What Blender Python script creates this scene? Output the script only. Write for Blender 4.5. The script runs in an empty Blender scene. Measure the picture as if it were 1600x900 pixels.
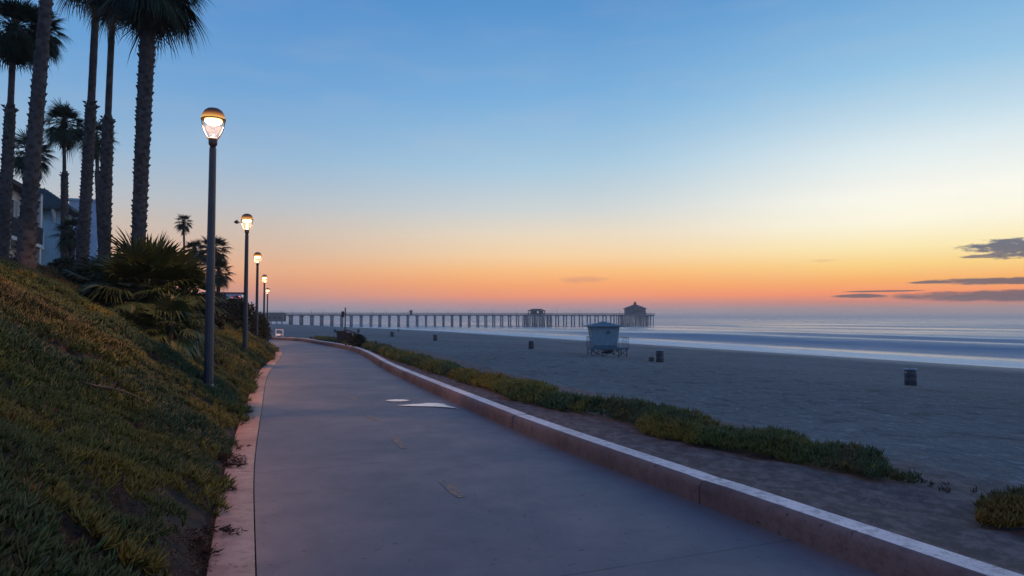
import bpy, math, random
import numpy as np
from mathutils import Vector, noise as mnoise

random.seed(7)
rng = np.random.default_rng(7)
C = bpy.context.scene.collection
R = math.radians

# ------------------------------------------------------------------ camera
F = 1067.0; CAMZ = 2.0; PITCH = math.atan(46 / F)
cd = bpy.data.cameras.new('camera'); cam = bpy.data.objects.new('camera', cd); C.objects.link(cam)
cam.location = (0, 0, CAMZ); cam.rotation_euler = (math.pi / 2 + PITCH, 0, 0)
cd.sensor_width = 36; cd.lens = 36 * F / 1600; cd.clip_start = 0.05; cd.clip_end = 30000
bpy.context.scene.camera = cam
_c, _s = math.cos(PITCH), math.sin(PITCH)

def ray(px, py):
    a = (px - 800) / F; b = -(py - 450) / F
    return np.array([a, _c - b * _s, _s + b * _c])

def PZ(px, py, z=0.0):                       # point on the level z
    d = ray(px, py); k = (z - CAMZ) / d[2]
    return np.array([0, 0, CAMZ]) + d * k

def PY(px, py, Y):                           # point at the distance Y
    d = ray(px, py); k = Y / d[1]
    return np.array([0, 0, CAMZ]) + d * k

# ------------------------------------------------------------------ render + world + sun
sc = bpy.context.scene
sc.view_settings.view_transform = 'Standard'; sc.view_settings.look = 'None'
sc.view_settings.exposure = 0.0; sc.view_settings.gamma = 1.0
sc.cycles.use_denoising = True
sc.cycles.max_bounces = 6; sc.cycles.diffuse_bounces = 2; sc.cycles.glossy_bounces = 3
sc.cycles.volume_bounces = 1; sc.cycles.transparent_max_bounces = 8
sc.cycles.sample_clamp_indirect = 3.0

def lin(c):
    out = []
    for v in c:
        v = v / 255.0
        out.append(v / 12.92 if v <= 0.04045 else ((v + 0.055) / 1.055) ** 2.4)
    return out

class NT:
    """tiny node-tree writer"""
    def __init__(s, nt): s.nt = nt
    def n(s, t, **kw):
        nd = s.nt.nodes.new(t)
        for k, v in kw.items(): setattr(nd, k, v)
        return nd
    def put(s, sock, v):
        if isinstance(v, bpy.types.NodeSocket): s.nt.links.new(v, sock)
        elif v is not None: sock.default_value = v
    def m(s, op, a, b=None, c=None, clamp=False):
        nd = s.n('ShaderNodeMath', operation=op, use_clamp=clamp)
        s.put(nd.inputs[0], a)
        if b is not None: s.put(nd.inputs[1], b)
        if c is not None: s.put(nd.inputs[2], c)
        return nd.outputs[0]
    def sstep(s, v, a, b, x=0.0, y=1.0):
        nd = s.n('ShaderNodeMapRange', interpolation_type='SMOOTHSTEP')
        s.put(nd.inputs[0], v); nd.inputs[1].default_value = a; nd.inputs[2].default_value = b
        nd.inputs[3].default_value = x; nd.inputs[4].default_value = y
        return nd.outputs[0]
    def mix(s, f, a, b, blend='MIX'):
        nd = s.n('ShaderNodeMix', data_type='RGBA', blend_type=blend)
        s.put(nd.inputs[0], f)
        s.put(nd.inputs[6], a if isinstance(a, bpy.types.NodeSocket) else (*a[:3], 1))
        s.put(nd.inputs[7], b if isinstance(b, bpy.types.NodeSocket) else (*b[:3], 1))
        return nd.outputs[2]
    def ramp(s, f, stops, interp='LINEAR'):
        nd = s.n('ShaderNodeValToRGB'); nd.color_ramp.interpolation = interp
        el = nd.color_ramp.elements
        while len(el) > 1: el.remove(el[-1])
        el[0].position = stops[0][0]; el[0].color = (*stops[0][1], 1)
        for p, c in stops[1:]:
            e = el.new(p); e.color = (*c, 1)
        s.put(nd.inputs[0], f)
        return nd.outputs[0]
    def noise(s, vec, scale, detail=3, rough=0.5, dist=0.0):
        nd = s.n('ShaderNodeTexNoise'); s.put(nd.inputs['Vector'], vec)
        nd.inputs['Scale'].default_value = scale; nd.inputs['Detail'].default_value = detail
        nd.inputs['Roughness'].default_value = rough; nd.inputs['Distortion'].default_value = dist
        return nd.outputs['Fac']
    def scale(s, vec, sx, sy, sz, rz=0.0):
        nd = s.n('ShaderNodeMapping'); s.put(nd.inputs[0], vec)
        nd.inputs['Scale'].default_value = (sx, sy, sz); nd.inputs['Rotation'].default_value = (0, 0, rz)
        return nd.outputs[0]

w = bpy.data.worlds.new('World'); sc.world = w; w.use_nodes = True
wn = NT(w.node_tree); w.node_tree.nodes.clear()
tc = wn.n('ShaderNodeTexCoord'); sep = wn.n('ShaderNodeSeparateXYZ')
w.node_tree.links.new(tc.outputs['Generated'], sep.inputs[0])
X_, Y_, Z_ = sep.outputs
hor = wn.m('SQRT', wn.m('ADD', wn.m('MULTIPLY', X_, X_), wn.m('MULTIPLY', Y_, Y_)))
el = wn.m('ARCTAN2', Z_, hor)                                   # elevation, radians
eln = wn.m('SQRT', wn.m('DIVIDE', wn.m('MAXIMUM', el, 0.0), math.pi / 2), clamp=True)
az = wn.m('ARCTAN2', X_, Y_)                                    # 0 ahead, + to the right
def stops(rows):
    return [(math.sqrt(e / 90.0), lin(c)) for e, c in rows]
SKY_L = stops([(0.0, (146,152,166)), (0.55, (152,152,166)), (1.1, (170,150,162)), (1.8, (206,152,142)), (2.8, (228,162,130)),
               (3.9, (232,176,140)), (5.2, (218,184,160)), (7.0, (204,190,180)), (9.0, (184,192,200)),
               (12.5, (150,184,214)), (18, (112,164,214)), (25, (84,143,204)), (45, (58,108,170)), (90, (44,88,150))])
SKY_C = stops([(0.0, (160,152,162)), (0.55, (170,150,158)), (1.1, (202,146,142)), (1.8, (248,154,112)), (2.8, (255,172,110)),
               (3.9, (255,194,128)), (5.2, (250,214,168)), (7.0, (236,220,196)), (9.0, (208,214,214)),
               (12.5, (168,202,224)), (18, (124,176,220)), (25, (88,148,206)), (45, (60,110,172)), (90, (44,88,150))])
SKY_R = stops([(0.0, (168,148,150)), (0.7, (170,146,146)), (1.1, (206,138,124)), (1.8, (255,150,102)), (2.8, (255,182,104)),
               (3.9, (255,214,134)), (5.2, (255,236,180)), (7.0, (255,250,226)), (9.0, (253,252,240)),
               (12.5, (220,235,240)), (15, (186,216,234)), (18, (150,196,228)), (25, (98,158,212)), (45, (64,116,176)), (90, (44,88,150))])
SKY_B = stops([(0.0, (118,132,162)), (3, (136,146,176)), (8, (140,162,202)), (20, (112,152,208)), (45, (58,106,166)), (90, (44,88,150))])
cl, cc, cr, cb = [wn.ramp(eln, s_) for s_ in (SKY_L, SKY_C, SKY_R, SKY_B)]
sky = wn.mix(wn.sstep(az, R(-26), R(6)), cl, cc)
sky = wn.mix(wn.sstep(az, R(4), R(33)), sky, cr)
absaz = wn.m('ABSOLUTE', wn.m('SUBTRACT', az, R(20)))
sky = wn.mix(wn.sstep(absaz, R(62), R(120)), sky, cb)
# clouds: dark streaks low in the sky to the right, in sky directions
ux = wn.m('MULTIPLY', az, 1000.0)                                # thousandths of a radian
vy = wn.m('MULTIPLY', el, 1000.0)
comb = wn.n('ShaderNodeCombineXYZ'); wn.put(comb.inputs[0], ux); wn.put(comb.inputs[1], wn.m('MULTIPLY', vy, 4.5))
cn = wn.noise(comb.outputs[0], 0.03, 8, 0.68)
cn2 = wn.noise(comb.outputs[0], 0.006, 3, 0.5)
def AZ(px): return math.atan((px - 800) / F) * 1000
def ELV(px, py): return math.atan((496 - py) / math.hypot(F, px - 800)) * 1000
def cloud(px, py, rx, ry, amt=1.0, hard=0.6, na=2.6):
    a0, e0 = AZ(px), ELV(px, py)
    k = 1000.0 / math.hypot(F, px - 800)
    dx = wn.m('DIVIDE', wn.m('SUBTRACT', ux, a0), rx * k * 0.8); dy = wn.m('DIVIDE', wn.m('SUBTRACT', vy, e0), ry * k)
    r2 = wn.m('ADD', wn.m('MULTIPLY', dx, dx), wn.m('MULTIPLY', dy, dy))
    q = wn.m('SUBTRACT', wn.m('ADD', 1.0, wn.m('MULTIPLY', wn.m('SUBTRACT', cn, 0.52), na)), r2)
    return wn.m('MULTIPLY', wn.sstep(q, 0.0, hard), amt)
clouds = [cloud(1650, 384, 160, 21, 1.0, .5, 3.6), cloud(1560, 399, 70, 4, .9), cloud(1610, 437.8, 200, 7.2, 1.0, na=2.0),
          cloud(1460, 441, 55, 2.6, 1.0, na=1.6), cloud(1660, 460.5, 345, 11.5, 1.0, na=1.5), cloud(1345, 462.5, 55, 3.8, 1.0, na=1.5),
          cloud(1380, 455, 80, 1.7, .9, na=1.5)]
cm = clouds[0]
for c_ in clouds[1:]: cm = wn.m('MAXIMUM', cm, c_)
ccol = wn.ramp(eln, stops([(0, (104,92,100)), (2, (112,98,104)), (3.3, (108,98,108)), (5.0, (92,100,122)), (9, (106,120,142))]))
sky = wn.mix(wn.m('MULTIPLY', cm, 0.94), sky, ccol)
faint = wn.m('MAXIMUM', cloud(910, 437, 60, 7, .4, 1.2), cloud(1290, 407, 36, 3.2, .22, 1.2))
faint = wn.m('MAXIMUM', faint, cloud(620, 472, 80, 4, .32, 1.4))
sky = wn.mix(faint, sky, lin((196,140,128)))
# very faint, wide unevenness so that the gradient is not perfectly clean
sky = wn.mix(wn.m('MULTIPLY', wn.sstep(cn2, .42, .72), .05), sky, lin((225, 200, 190)))
bg = wn.n('ShaderNodeBackground'); wn.put(bg.inputs[0], sky); bg.inputs[1].default_value = 1.0
SUN_EL, SUN_AZ = R(1.0), R(38)
nsky = wn.n('ShaderNodeTexSky', sky_type='NISHITA'); nsky.sun_disc = False
nsky.sun_elevation = R(-2); nsky.sun_rotation = SUN_AZ; nsky.dust_density = 2.0
bg2 = wn.n('ShaderNodeBackground'); wn.put(bg2.inputs[0], nsky.outputs[0]); bg2.inputs[1].default_value = 0.02
addw = wn.n('ShaderNodeAddShader'); wo = wn.n('ShaderNodeOutputWorld')
w.node_tree.links.new(bg.outputs[0], addw.inputs[0]); w.node_tree.links.new(bg2.outputs[0], addw.inputs[1])
w.node_tree.links.new(addw.outputs[0], wo.inputs[0])
w.cycles.sampling_method = 'MANUAL'; w.cycles.sample_map_resolution = 2048

sl = bpy.data.lights.new('sun', 'SUN'); so = bpy.data.objects.new('sun', sl); C.objects.link(so)
sl.energy = 0.10; sl.angle = R(60); sl.color = (1.0, 0.62, 0.42)
_sd = Vector((math.sin(SUN_AZ) * math.cos(R(4)), math.cos(SUN_AZ) * math.cos(R(4)), math.sin(R(4))))
so.rotation_euler = _sd.to_track_quat('Z', 'Y').to_euler()

# ------------------------------------------------------------------ helpers
def tag(o, label=None, cat=None, group=None, kind=None):
    if label: o['label'] = label
    if cat: o['category'] = cat
    if group: o['group'] = group
    if kind: o['kind'] = kind
    return o

def empty(name, loc=(0, 0, 0), rz=0.0, **kw):
    o = bpy.data.objects.new(name, None); C.objects.link(o)
    o.location = tuple(float(v) for v in loc); o.rotation_euler = (0, 0, rz)
    o.empty_display_size = 0.3
    return tag(o, **kw)

def link(name, me, mats, parent=None):
    o = bpy.data.objects.new(name, me); C.objects.link(o)
    for m_ in (mats if isinstance(mats, (list, tuple)) else [mats]): me.materials.append(m_)
    if parent is not None: o.parent = parent
    return o

def np_mesh(name, V, Fc, uv=None, col=None, smooth=False):
    """V (n,3), Fc (m,k) with one k; uv / col per vertex"""
    V = np.asarray(V, np.float32); Fc = np.asarray(Fc, np.int32)
    me = bpy.data.meshes.new(name)
    k = Fc.shape[1]
    me.vertices.add(len(V)); me.vertices.foreach_set('co', V.ravel())
    me.loops.add(Fc.size); me.loops.foreach_set('vertex_index', Fc.ravel())
    me.polygons.add(len(Fc)); me.polygons.foreach_set('loop_start', np.arange(0, Fc.size, k, dtype=np.int32))
    me.polygons.foreach_set('loop_total', np.full(len(Fc), k, np.int32))
    if uv is not None:
        l = me.uv_layers.new(name='UVMap'); l.data.foreach_set('uv', np.asarray(uv, np.float32)[Fc.ravel()].ravel())
    if col is not None:
        a = me.color_attributes.new('Col', 'FLOAT_COLOR', 'POINT')
        cc_ = np.ones((len(V), 4), np.float32); cc_[:, :3] = col; a.data.foreach_set('color', cc_.ravel())
    if smooth: me.polygons.foreach_set('use_smooth', np.ones(len(Fc), bool))
    me.update(); me.validate()
    return me

class MB:
    """collects shapes into one mesh"""
    def __init__(s): s.v = []; s.f = []; s.mi = []; s.sm = []
    def add(s, V, Fs, mi=0, smooth=False):
        b = len(s.v); s.v += [tuple(map(float, p)) for p in V]
        for f in Fs: s.f.append(tuple(i + b for i in f)); s.mi.append(mi); s.sm.append(smooth)
    def box(s, c, d, rz=0.0, mi=0, bev=0.0):
        x, y, z = d[0] / 2, d[1] / 2, d[2] / 2
        if bev <= 0:
            P = [(-x,-y,-z),(x,-y,-z),(x,y,-z),(-x,y,-z),(-x,-y,z),(x,-y,z),(x,y,z),(-x,y,z)]
            Fs = [(3,2,1,0),(4,5,6,7),(0,1,5,4),(1,2,6,5),(2,3,7,6),(3,0,4,7)]
        else:
            b = min(bev, x * .9, y * .9, z * .9); P = []; Fs = []
            ring = lambda ix, iy, zz: [(-ix,-iy,zz),(ix,-iy,zz),(ix,iy,zz),(-ix,iy,zz)]
            def oct_(e, zz): return [(-x+b*e,-y,zz),(x-b*e,-y,zz),(x,-y+b*e,zz),(x,y-b*e,zz),(x-b*e,y,zz),(-x+b*e,y,zz),(-x,y-b*e,zz),(-x,-y+b*e,zz)]
            inn = lambda zz: [(-x+b,-y+b*.4,zz),(x-b,-y+b*.4,zz),(x-b*.4,-y+b,zz),(x-b*.4,y-b,zz),(x-b,y-b*.4,zz),(-x+b,y-b*.4,zz),(-x+b*.4,y-b,zz),(-x+b*.4,-y+b,zz)]
            P = inn(-z) + oct_(1, -z+b) + oct_(1, z-b) + inn(z)
            Fs = [tuple(range(7, -1, -1)), tuple(range(24, 32))]
            for L in range(3):
                for i in range(8):
                    j = (i + 1) % 8; Fs.append((L*8+i, L*8+j, L*8+8+j, L*8+8+i))
        ca, sa = math.cos(rz), math.sin(rz)
        s.add([(c[0] + p[0]*ca - p[1]*sa, c[1] + p[0]*sa + p[1]*ca, c[2] + p[2]) for p in P], Fs, mi)
    def bar(s, a, b, r, r2=None, n=8, mi=0, smooth=True, cap=True):
        s.tube([a, b], [r, r if r2 is None else r2], n, mi, smooth, cap)
    def tube(s, pts, rad, n=8, mi=0, smooth=True, cap=True):
        pts = [Vector(tuple(map(float, p))) for p in pts]; rings = []; up = None
        for i, p in enumerate(pts):
            d = (pts[min(i+1, len(pts)-1)] - pts[max(i-1, 0)]).normalized()
            if up is None:
                up = Vector((1, 0, 0)) if abs(d.x) < .8 else Vector((0, 1, 0))
            a = (up - d * up.dot(d)).normalized(); up = a; bb = d.cross(a)
            r = rad[i] if hasattr(rad, '__len__') else rad
            rings.append([p + (a*math.cos(2*math.pi*k/n) + bb*math.sin(2*math.pi*k/n)) * r for k in range(n)])
        V = [q for rg in rings for q in rg]; Fs = []
        for i in range(len(rings)-1):
            for k in range(n):
                j = (k+1) % n; Fs.append((i*n+k, i*n+j, (i+1)*n+j, (i+1)*n+k))
        b0 = len(s.v); s.add(V, Fs, mi, smooth)
        if cap:
            s.add([], [], mi); s.f.append(tuple(b0 + k for k in range(n-1, -1, -1))); s.mi.append(mi); s.sm.append(False)
            e = b0 + (len(rings)-1)*n; s.f.append(tuple(e + k for k in range(n))); s.mi.append(mi); s.sm.append(False)
    def lathe(s, prof, c=(0,0,0), n=20, mi=0, smooth=True, a0=0.0):
        V = []; Fs = []
        for r, z in prof:
            for k in range(n):
                t = a0 + 2*math.pi*k/n; V.append((c[0]+r*math.cos(t), c[1]+r*math.sin(t), c[2]+z))
        for i in range(len(prof)-1):
            for k in range(n):
                j = (k+1) % n; Fs.append((i*n+k, i*n+j, (i+1)*n+j, (i+1)*n+k))
        if prof[0][0] > 1e-4: Fs.append(tuple(range(n-1, -1, -1)))
        if prof[-1][0] > 1e-4: Fs.append(tuple((len(prof)-1)*n + k for k in range(n)))
        s.add(V, Fs, mi, smooth)
    def build(s, name, mats, parent=None):
        me = bpy.data.meshes.new(name); me.from_pydata(s.v, [], s.f)
        me.polygons.foreach_set('material_index', s.mi); me.polygons.foreach_set('use_smooth', s.sm)
        me.update()
        return link(name, me, mats, parent)

# ------------------------------------------------------------------ materials
def mat(name):
    m_ = bpy.data.materials.new(name); m_.use_nodes = True
    t = NT(m_.node_tree); b = m_.node_tree.nodes['Principled BSDF']
    return m_, t, b

def simple(name, col, rough=0.7, var=0.25, scale=6.0, metal=0.0, bump=0.0, bscale=30.0, spec=None, col2=None):
    m_, t, b = mat(name)
    tcn = t.n('ShaderNodeTexCoord').outputs['Object']
    nz = t.noise(tcn, scale, 4, .6)
    dark = col2 or [c_ * (1 - var) for c_ in col]
    lite = [min(1, c_ * (1 + var)) for c_ in col]
    t.put(b.inputs['Base Color'], t.mix(t.sstep(nz, .3, .7), dark, lite))
    b.inputs['Roughness'].default_value = rough; b.inputs['Metallic'].default_value = metal
    if spec is not None: b.inputs['Specular IOR Level'].default_value = spec
    if bump:
        bp = t.n('ShaderNodeBump'); bp.inputs['Strength'].default_value = bump; bp.inputs['Distance'].default_value = 0.02
        t.put(bp.inputs['Height'], t.noise(tcn, bscale, 4, .6)); t.put(b.inputs['Normal'], bp.outputs[0])
    return m_

M = {}
M['bronze'] = simple('bronze paint', (.035,.034,.04), .42, .2, 4)
M['post'] = simple('lamp post paint', (.05,.056,.07), .38, .18, 3)
M['dome'] = simple('lamp dome', (.09,.05,.03), .45, .2, 8)
M['bark'] = simple('palm bark', (.09,.074,.07), .9, .35, 5, bump=.6, bscale=18)
M['frond'] = simple('palm frond', (.04,.055,.03), .55, .35, 2.0, spec=.3)
M['frondfan'] = simple('fan palm leaf', (.045,.072,.026), .5, .35, 2.0, spec=.3)
M['dead'] = simple('dead frond', (.12,.08,.055), .9, .35, 3)
M['shrub'] = simple('shrub leaf', (.03,.042,.024), .6, .4, 3, spec=.3)
M['stem'] = simple('stem', (.05,.04,.03), .9)
M['steel'] = simple('galvanised', (.22,.23,.25), .5, .2)
M['barrel'] = simple('barrel', (.05,.055,.07), .6, .25, 5)
M['rim'] = simple('barrel rim', (.35,.37,.4), .5, .2)
M['bag'] = simple('bin liner', (.3,.3,.32), .4, .2)
M['towerwall'] = simple('tower paint', (.24,.36,.42), .6, .12, 2.5)
M['towerroof'] = simple('tower roof', (.11,.17,.21), .6, .15, 3)
M['towertrim'] = simple('tower trim', (.09,.16,.21), .6, .15, 3)
M['timber'] = simple('dark timber', (.07,.07,.08), .8, .3, 6)
M['rail'] = simple('tower rail', (.14,.2,.25), .6, .15)
M['pierconc'] = simple('pier concrete', (.24,.25,.27), .85, .2, .3)
M['pierwall'] = simple('pier house wall', (.10,.12,.13), .75, .2, .3)
M['pierroof'] = simple('pier house roof', (.085,.06,.06), .75, .25, .4)
M['glassdark'] = simple('dark glass', (.03,.04,.05), .12, .1)
M['stucco1'] = simple('grey stucco', (.62,.61,.62), .9, .12, 1.2)
M['stucco2'] = simple('teal stucco', (.34,.50,.58), .9, .1, .8)
M['stucco3'] = simple('blue stucco', (.42,.52,.66), .9, .1, .8)
M['white'] = simple('white trim', (.78,.78,.80), .7, .1, 2)
M['curtain'] = simple('curtain', (.42,.42,.42), .7, .15, 5)
M['tile'] = simple('roof tile', (.05,.04,.042), .85, .35, 4, bump=.8, bscale=9)
M['tile2'] = simple('green roof tile', (.06,.075,.08), .85, .3, 4, bump=.8, bscale=9)
M['darkbox'] = simple('dark box', (.028,.022,.026), .7, .2)
M['bluebin'] = simple('blue bin', (.02,.03,.045), .6, .2)

def emis(name, col, st):
    m_ = bpy.data.materials.new(name); m_.use_nodes = True; nt = m_.node_tree
    b = nt.nodes['Principled BSDF']; b.inputs['Base Color'].default_value = (*col, 1)
    b.inputs['Emission Color'].default_value = (*col, 1); b.inputs['Emission Strength'].default_value = st
    return m_
M['bulb'] = emis('lit lamp lens', (1.0, .66, .28), 14.0)
m_ = bpy.data.materials.new('lit lamp lens'); m_.use_nodes = True; t = NT(m_.node_tree)
m_.node_tree.nodes.remove(m_.node_tree.nodes['Principled BSDF'])
_e = t.n('ShaderNodeEmission'); _e.inputs[0].default_value = (1.0, .60, .24, 1); _e.inputs[1].default_value = 9.0
_t = t.n('ShaderNodeBsdfTransparent'); _a = t.n('ShaderNodeAddShader'); t.put(_a.inputs[0], _e.outputs[0]); t.put(_a.inputs[1], _t.outputs[0])
t.put(m_.node_tree.nodes['Material Output'].inputs[0], _a.outputs[0]); M['bulb'] = m_
m_, t, b = mat('amber translucent dome')           # lit from inside, most near its rim
gz_ = t.n('ShaderNodeSeparateXYZ'); t.put(gz_.inputs[0], t.n('ShaderNodeTexCoord').outputs['Generated'])
b.inputs['Base Color'].default_value = (.11, .06, .035, 1); b.inputs['Roughness'].default_value = .4
t.put(b.inputs['Emission Color'], t.ramp(gz_.outputs[2], [(0, (1.0,.55,.14)), (.3, (.9,.30,.04)), (.6, (.5,.14,.03)), (1, (.2,.06,.02))]))
t.put(b.inputs['Emission Strength'], t.ramp(gz_.outputs[2], [(0, (1,1,1)), (.22, (.55,)*3), (.5, (.12,)*3), (.8, (.01,)*3)]))
M['amber'] = m_
M['pinklight'] = emis('red lit window', (1.0, .22, .16), 1.3)
M['whitelight'] = emis('white glow', (1.0, .85, .8), .2)

m_, t, b = mat('lamp glass')                       # clear thin bowl, faint milky sheen
m_.node_tree.nodes.remove(b)
tr = t.n('ShaderNodeBsdfTransparent'); tr.inputs[0].default_value = (.97, .95, .93, 1); gl = t.n('ShaderNodeBsdfGlossy'); gl.inputs['Roughness'].default_value = .01
gl.inputs['Color'].default_value = (1, .97, .92, 1)
dfn = t.n('ShaderNodeBsdfTranslucent'); dfn.inputs['Color'].default_value = (.9, .85, .8, 1)
mx = t.n('ShaderNodeMixShader'); lw = t.n('ShaderNodeLayerWeight'); lw.inputs[0].default_value = .35
t.put(mx.inputs[0], t.m('MULTIPLY', lw.outputs['Facing'], .05)); t.put(mx.inputs[1], tr.outputs[0]); t.put(mx.inputs[2], gl.outputs[0])
mx2 = t.n('ShaderNodeMixShader'); mx2.inputs[0].default_value = .0008
t.put(mx2.inputs[1], mx.outputs[0]); t.put(mx2.inputs[2], dfn.outputs[0])
t.put(m_.node_tree.nodes['Material Output'].inputs[0], mx2.outputs[0]); M['lampglass'] = m_

def concrete(name, base, tint, joints=None, rough=.8, bump=.25, stain=.5, crack=False, worn=0.0):
    """UV = metres along, metres across"""
    m_, t, b = mat(name)
    uv = t.n('ShaderNodeTexCoord').outputs['UV']; ob = t.n('ShaderNodeTexCoord').outputs['Object']
    n1 = t.noise(ob, .42, 5, .65); n2 = t.noise(ob, 2.2, 6, .7); n3 = t.noise(ob, 60, 3, .6)
    c1 = t.mix(t.sstep(n1, .32, .68), [v * (1 - .28 * stain) for v in base], tint)
    c1 = t.mix(t.m('MULTIPLY', t.sstep(n2, .45, .75), .45 * stain), c1, [v * .62 for v in base])
    c1 = t.mix(t.m('MULTIPLY', t.sstep(n3, .35, .7), .22), c1, [v * 1.35 for v in base])
    sp = t.noise(ob, 11, 2, .5)
    c1 = t.mix(t.m('MULTIPLY', t.sstep(sp, .67, .73), .7), c1, [v * .35 for v in base])
    if worn:
        nw = t.noise(ob, 9, 6, .75); nw2 = t.noise(ob, 28, 4, .7)
        c1 = t.mix(t.m('MULTIPLY', t.sstep(nw, .48, .62), worn), c1, [v * .42 for v in base])
        c1 = t.mix(t.m('MULTIPLY', t.sstep(nw2, .56, .66), worn * .8), c1, [v * .35 for v in base])
    rgh = t.m('ADD', rough - .12, t.m('MULTIPLY', n2, .24))
    h = t.m('ADD', t.m('MULTIPLY', n2, .5), t.m('MULTIPLY', n3, .35))
    if joints:
        s2 = t.n('ShaderNodeSeparateXYZ'); t.put(s2.inputs[0], uv)
        along = t.m('ADD', s2.outputs[0], t.m('MULTIPLY', t.noise(ob, 1.7, 2, .5), .03))
        d = t.m('ABSOLUTE', t.m('SUBTRACT', t.m('MODULO', t.m('ADD', along, joints[1]), joints[0]), joints[0] / 2))
        ln = t.sstep(d, .004, .012, 1, 0)
        vis = t.m('MULTIPLY', ln, t.sstep(t.noise(ob, 1.1, 3, .6), .25, .55, .25, 1.0))
        c1 = t.mix(t.m('MULTIPLY', vis, .75), c1, [v * .25 for v in base])
        h = t.m('SUBTRACT', h, t.m('MULTIPLY', vis, .6))
    if crack:
        vo = t.n('ShaderNodeTexVoronoi', feature='DISTANCE_TO_EDGE'); vo.inputs['Scale'].default_value = .33
        wv = t.n('ShaderNodeVectorMath', operation='ADD'); t.put(wv.inputs[0], ob)
        nn = t.n('ShaderNodeTexNoise'); nn.inputs['Scale'].default_value = 2.4; nn.inputs['Detail'].default_value = 5
        t.put(nn.inputs['Vector'], ob); sm_ = t.n('ShaderNodeVectorMath', operation='SCALE'); t.put(sm_.inputs[0], nn.outputs['Color']); sm_.inputs['Scale'].default_value = .8
        t.put(wv.inputs[1], sm_.outputs[0]); t.put(vo.inputs['Vector'], wv.outputs[0])
        ck = t.m('MULTIPLY', t.sstep(vo.outputs['Distance'], .0, .004, 1, 0), t.sstep(n1, .52, .6))
        c1 = t.mix(t.m('MULTIPLY', ck, .3), c1, [v * .3 for v in base])
    if crack:
        rgh = t.m('SUBTRACT', rgh, t.m('MULTIPLY', t.sstep(n1, .45, .7), .05))
    t.put(b.inputs['Base Color'], c1); t.put(b.inputs['Roughness'], rgh); b.inputs['Specular IOR Level'].default_value = .35
    bp = t.n('ShaderNodeBump'); bp.inputs['Strength'].default_value = bump; bp.inputs['Distance'].default_value = .01
    t.put(bp.inputs['Height'], h); t.put(b.inputs['Normal'], bp.outputs[0])
    return m_
M['path'] = concrete('path concrete', (.122,.155,.195), (.160,.153,.172), joints=(4.6, 1.2), rough=.57, stain=1.0, crack=True)
M['kerb'] = concrete('pink kerb concrete', (.52,.32,.24), (.64,.42,.32), joints=(4.6, 1.2), rough=.85, stain=1.0, worn=.35)
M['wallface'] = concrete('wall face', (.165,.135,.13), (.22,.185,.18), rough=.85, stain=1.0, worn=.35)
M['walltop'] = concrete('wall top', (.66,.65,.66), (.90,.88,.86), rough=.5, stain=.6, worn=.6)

m_, t, b = mat('faded yellow paint')
ob = t.n('ShaderNodeTexCoord').outputs['Object']
wear = t.sstep(t.noise(ob, 9, 5, .7), .46, .64)
t.put(b.inputs['Base Color'], t.mix(wear, (.128,.150,.175), (.36,.25,.09))); b.inputs['Roughness'].default_value = .7
M['yellow'] = m_

m_, t, b = mat('pale puddle sheen')
b.inputs['Base Color'].default_value = (.72,.80,.86,1); b.inputs['Roughness'].default_value = .2; b.inputs['IOR'].default_value = 2.6; b.inputs['Specular Tint'].default_value = (.8,.93,1,1)  # pale base colour painted in for the bright sky mirrored in the water
M['puddle'] = m_

def sandmat(name, c_a, c_b, dirt=None):
    m_, t, b = mat(name)
    ob = t.n('ShaderNodeTexCoord').outputs['Object']
    st = t.scale(ob, 1, 1, 1, 0)
    n1 = t.noise(st, .05, 3, .5)
    st2 = t.scale(ob, 1.15, .8, 1, R(8))
    n2 = t.noise(st2, .8 if not dirt else 2.0, 5, .65); n3 = t.noise(st2, 2.4 if not dirt else 5, 5, .75)
    ca = t.mix(t.sstep(n1, .35, .65), c_a, c_b)
    ca = t.mix(t.m('MULTIPLY', t.sstep(n2, .5, .66), .6), ca, [v * .5 for v in c_a])
    ca = t.mix(t.m('MULTIPLY', t.sstep(n3, .54, .66), .75), ca, [v * 1.6 for v in c_b])
    if dirt:
        s2 = t.n('ShaderNodeSeparateXYZ'); t.put(s2.inputs[0], t.n('ShaderNodeTexCoord').outputs['UV'])
        tt = t.m('ADD', s2.outputs[1], t.m('MULTIPLY', t.m('SUBTRACT', n2, .5), 1.5))
        ca = t.mix(t.sstep(tt, 3.0, 5.5, 1, 0), ca, t.mix(t.sstep(n3, .4, .65), dirt, [v * 1.9 for v in dirt]))
    # wet darker sand towards the water: attribute Col.r
    at = t.n('ShaderNodeVertexColor'); at.layer_name = 'Col'
    s3 = t.n('ShaderNodeSeparateColor'); t.put(s3.inputs[0], at.outputs[0])
    if not dirt:
        ca = t.mix(t.m('MULTIPLY', s3.outputs[0], .55), ca, [v * .45 for v in c_a])
        t.put(b.inputs['Roughness'], t.sstep(s3.outputs[0], 0, 1, .95, .55))
    else: b.inputs['Roughness'].default_value = .95
    t.put(b.inputs['Base Color'], ca); b.inputs['Specular IOR Level'].default_value = .2
    bp = t.n('ShaderNodeBump'); bp.inputs['Strength'].default_value = .9; bp.inputs['Distance'].default_value = .8 if not dirt else .3
    hh = t.m('ADD', t.m('MULTIPLY', t.noise(st2, 1.8 if not dirt else 3.2, 4, .6), 1.0), t.m('MULTIPLY', n3, .5))
    t.put(bp.inputs['Height'], hh)
    if not dirt: t.put(bp.inputs['Strength'], t.sstep(s3.outputs[0], 0, .6, 1.0, .15)); t.put(b.inputs['Normal'], bp.outputs[0])
    return m_
M['sand'] = sandmat('beach sand', (.27,.25,.238), (.33,.31,.295))
M['dirt'] = sandmat('sandy dirt', (.19,.185,.195), (.24,.235,.24), dirt=(.115,.096,.088))
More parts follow.
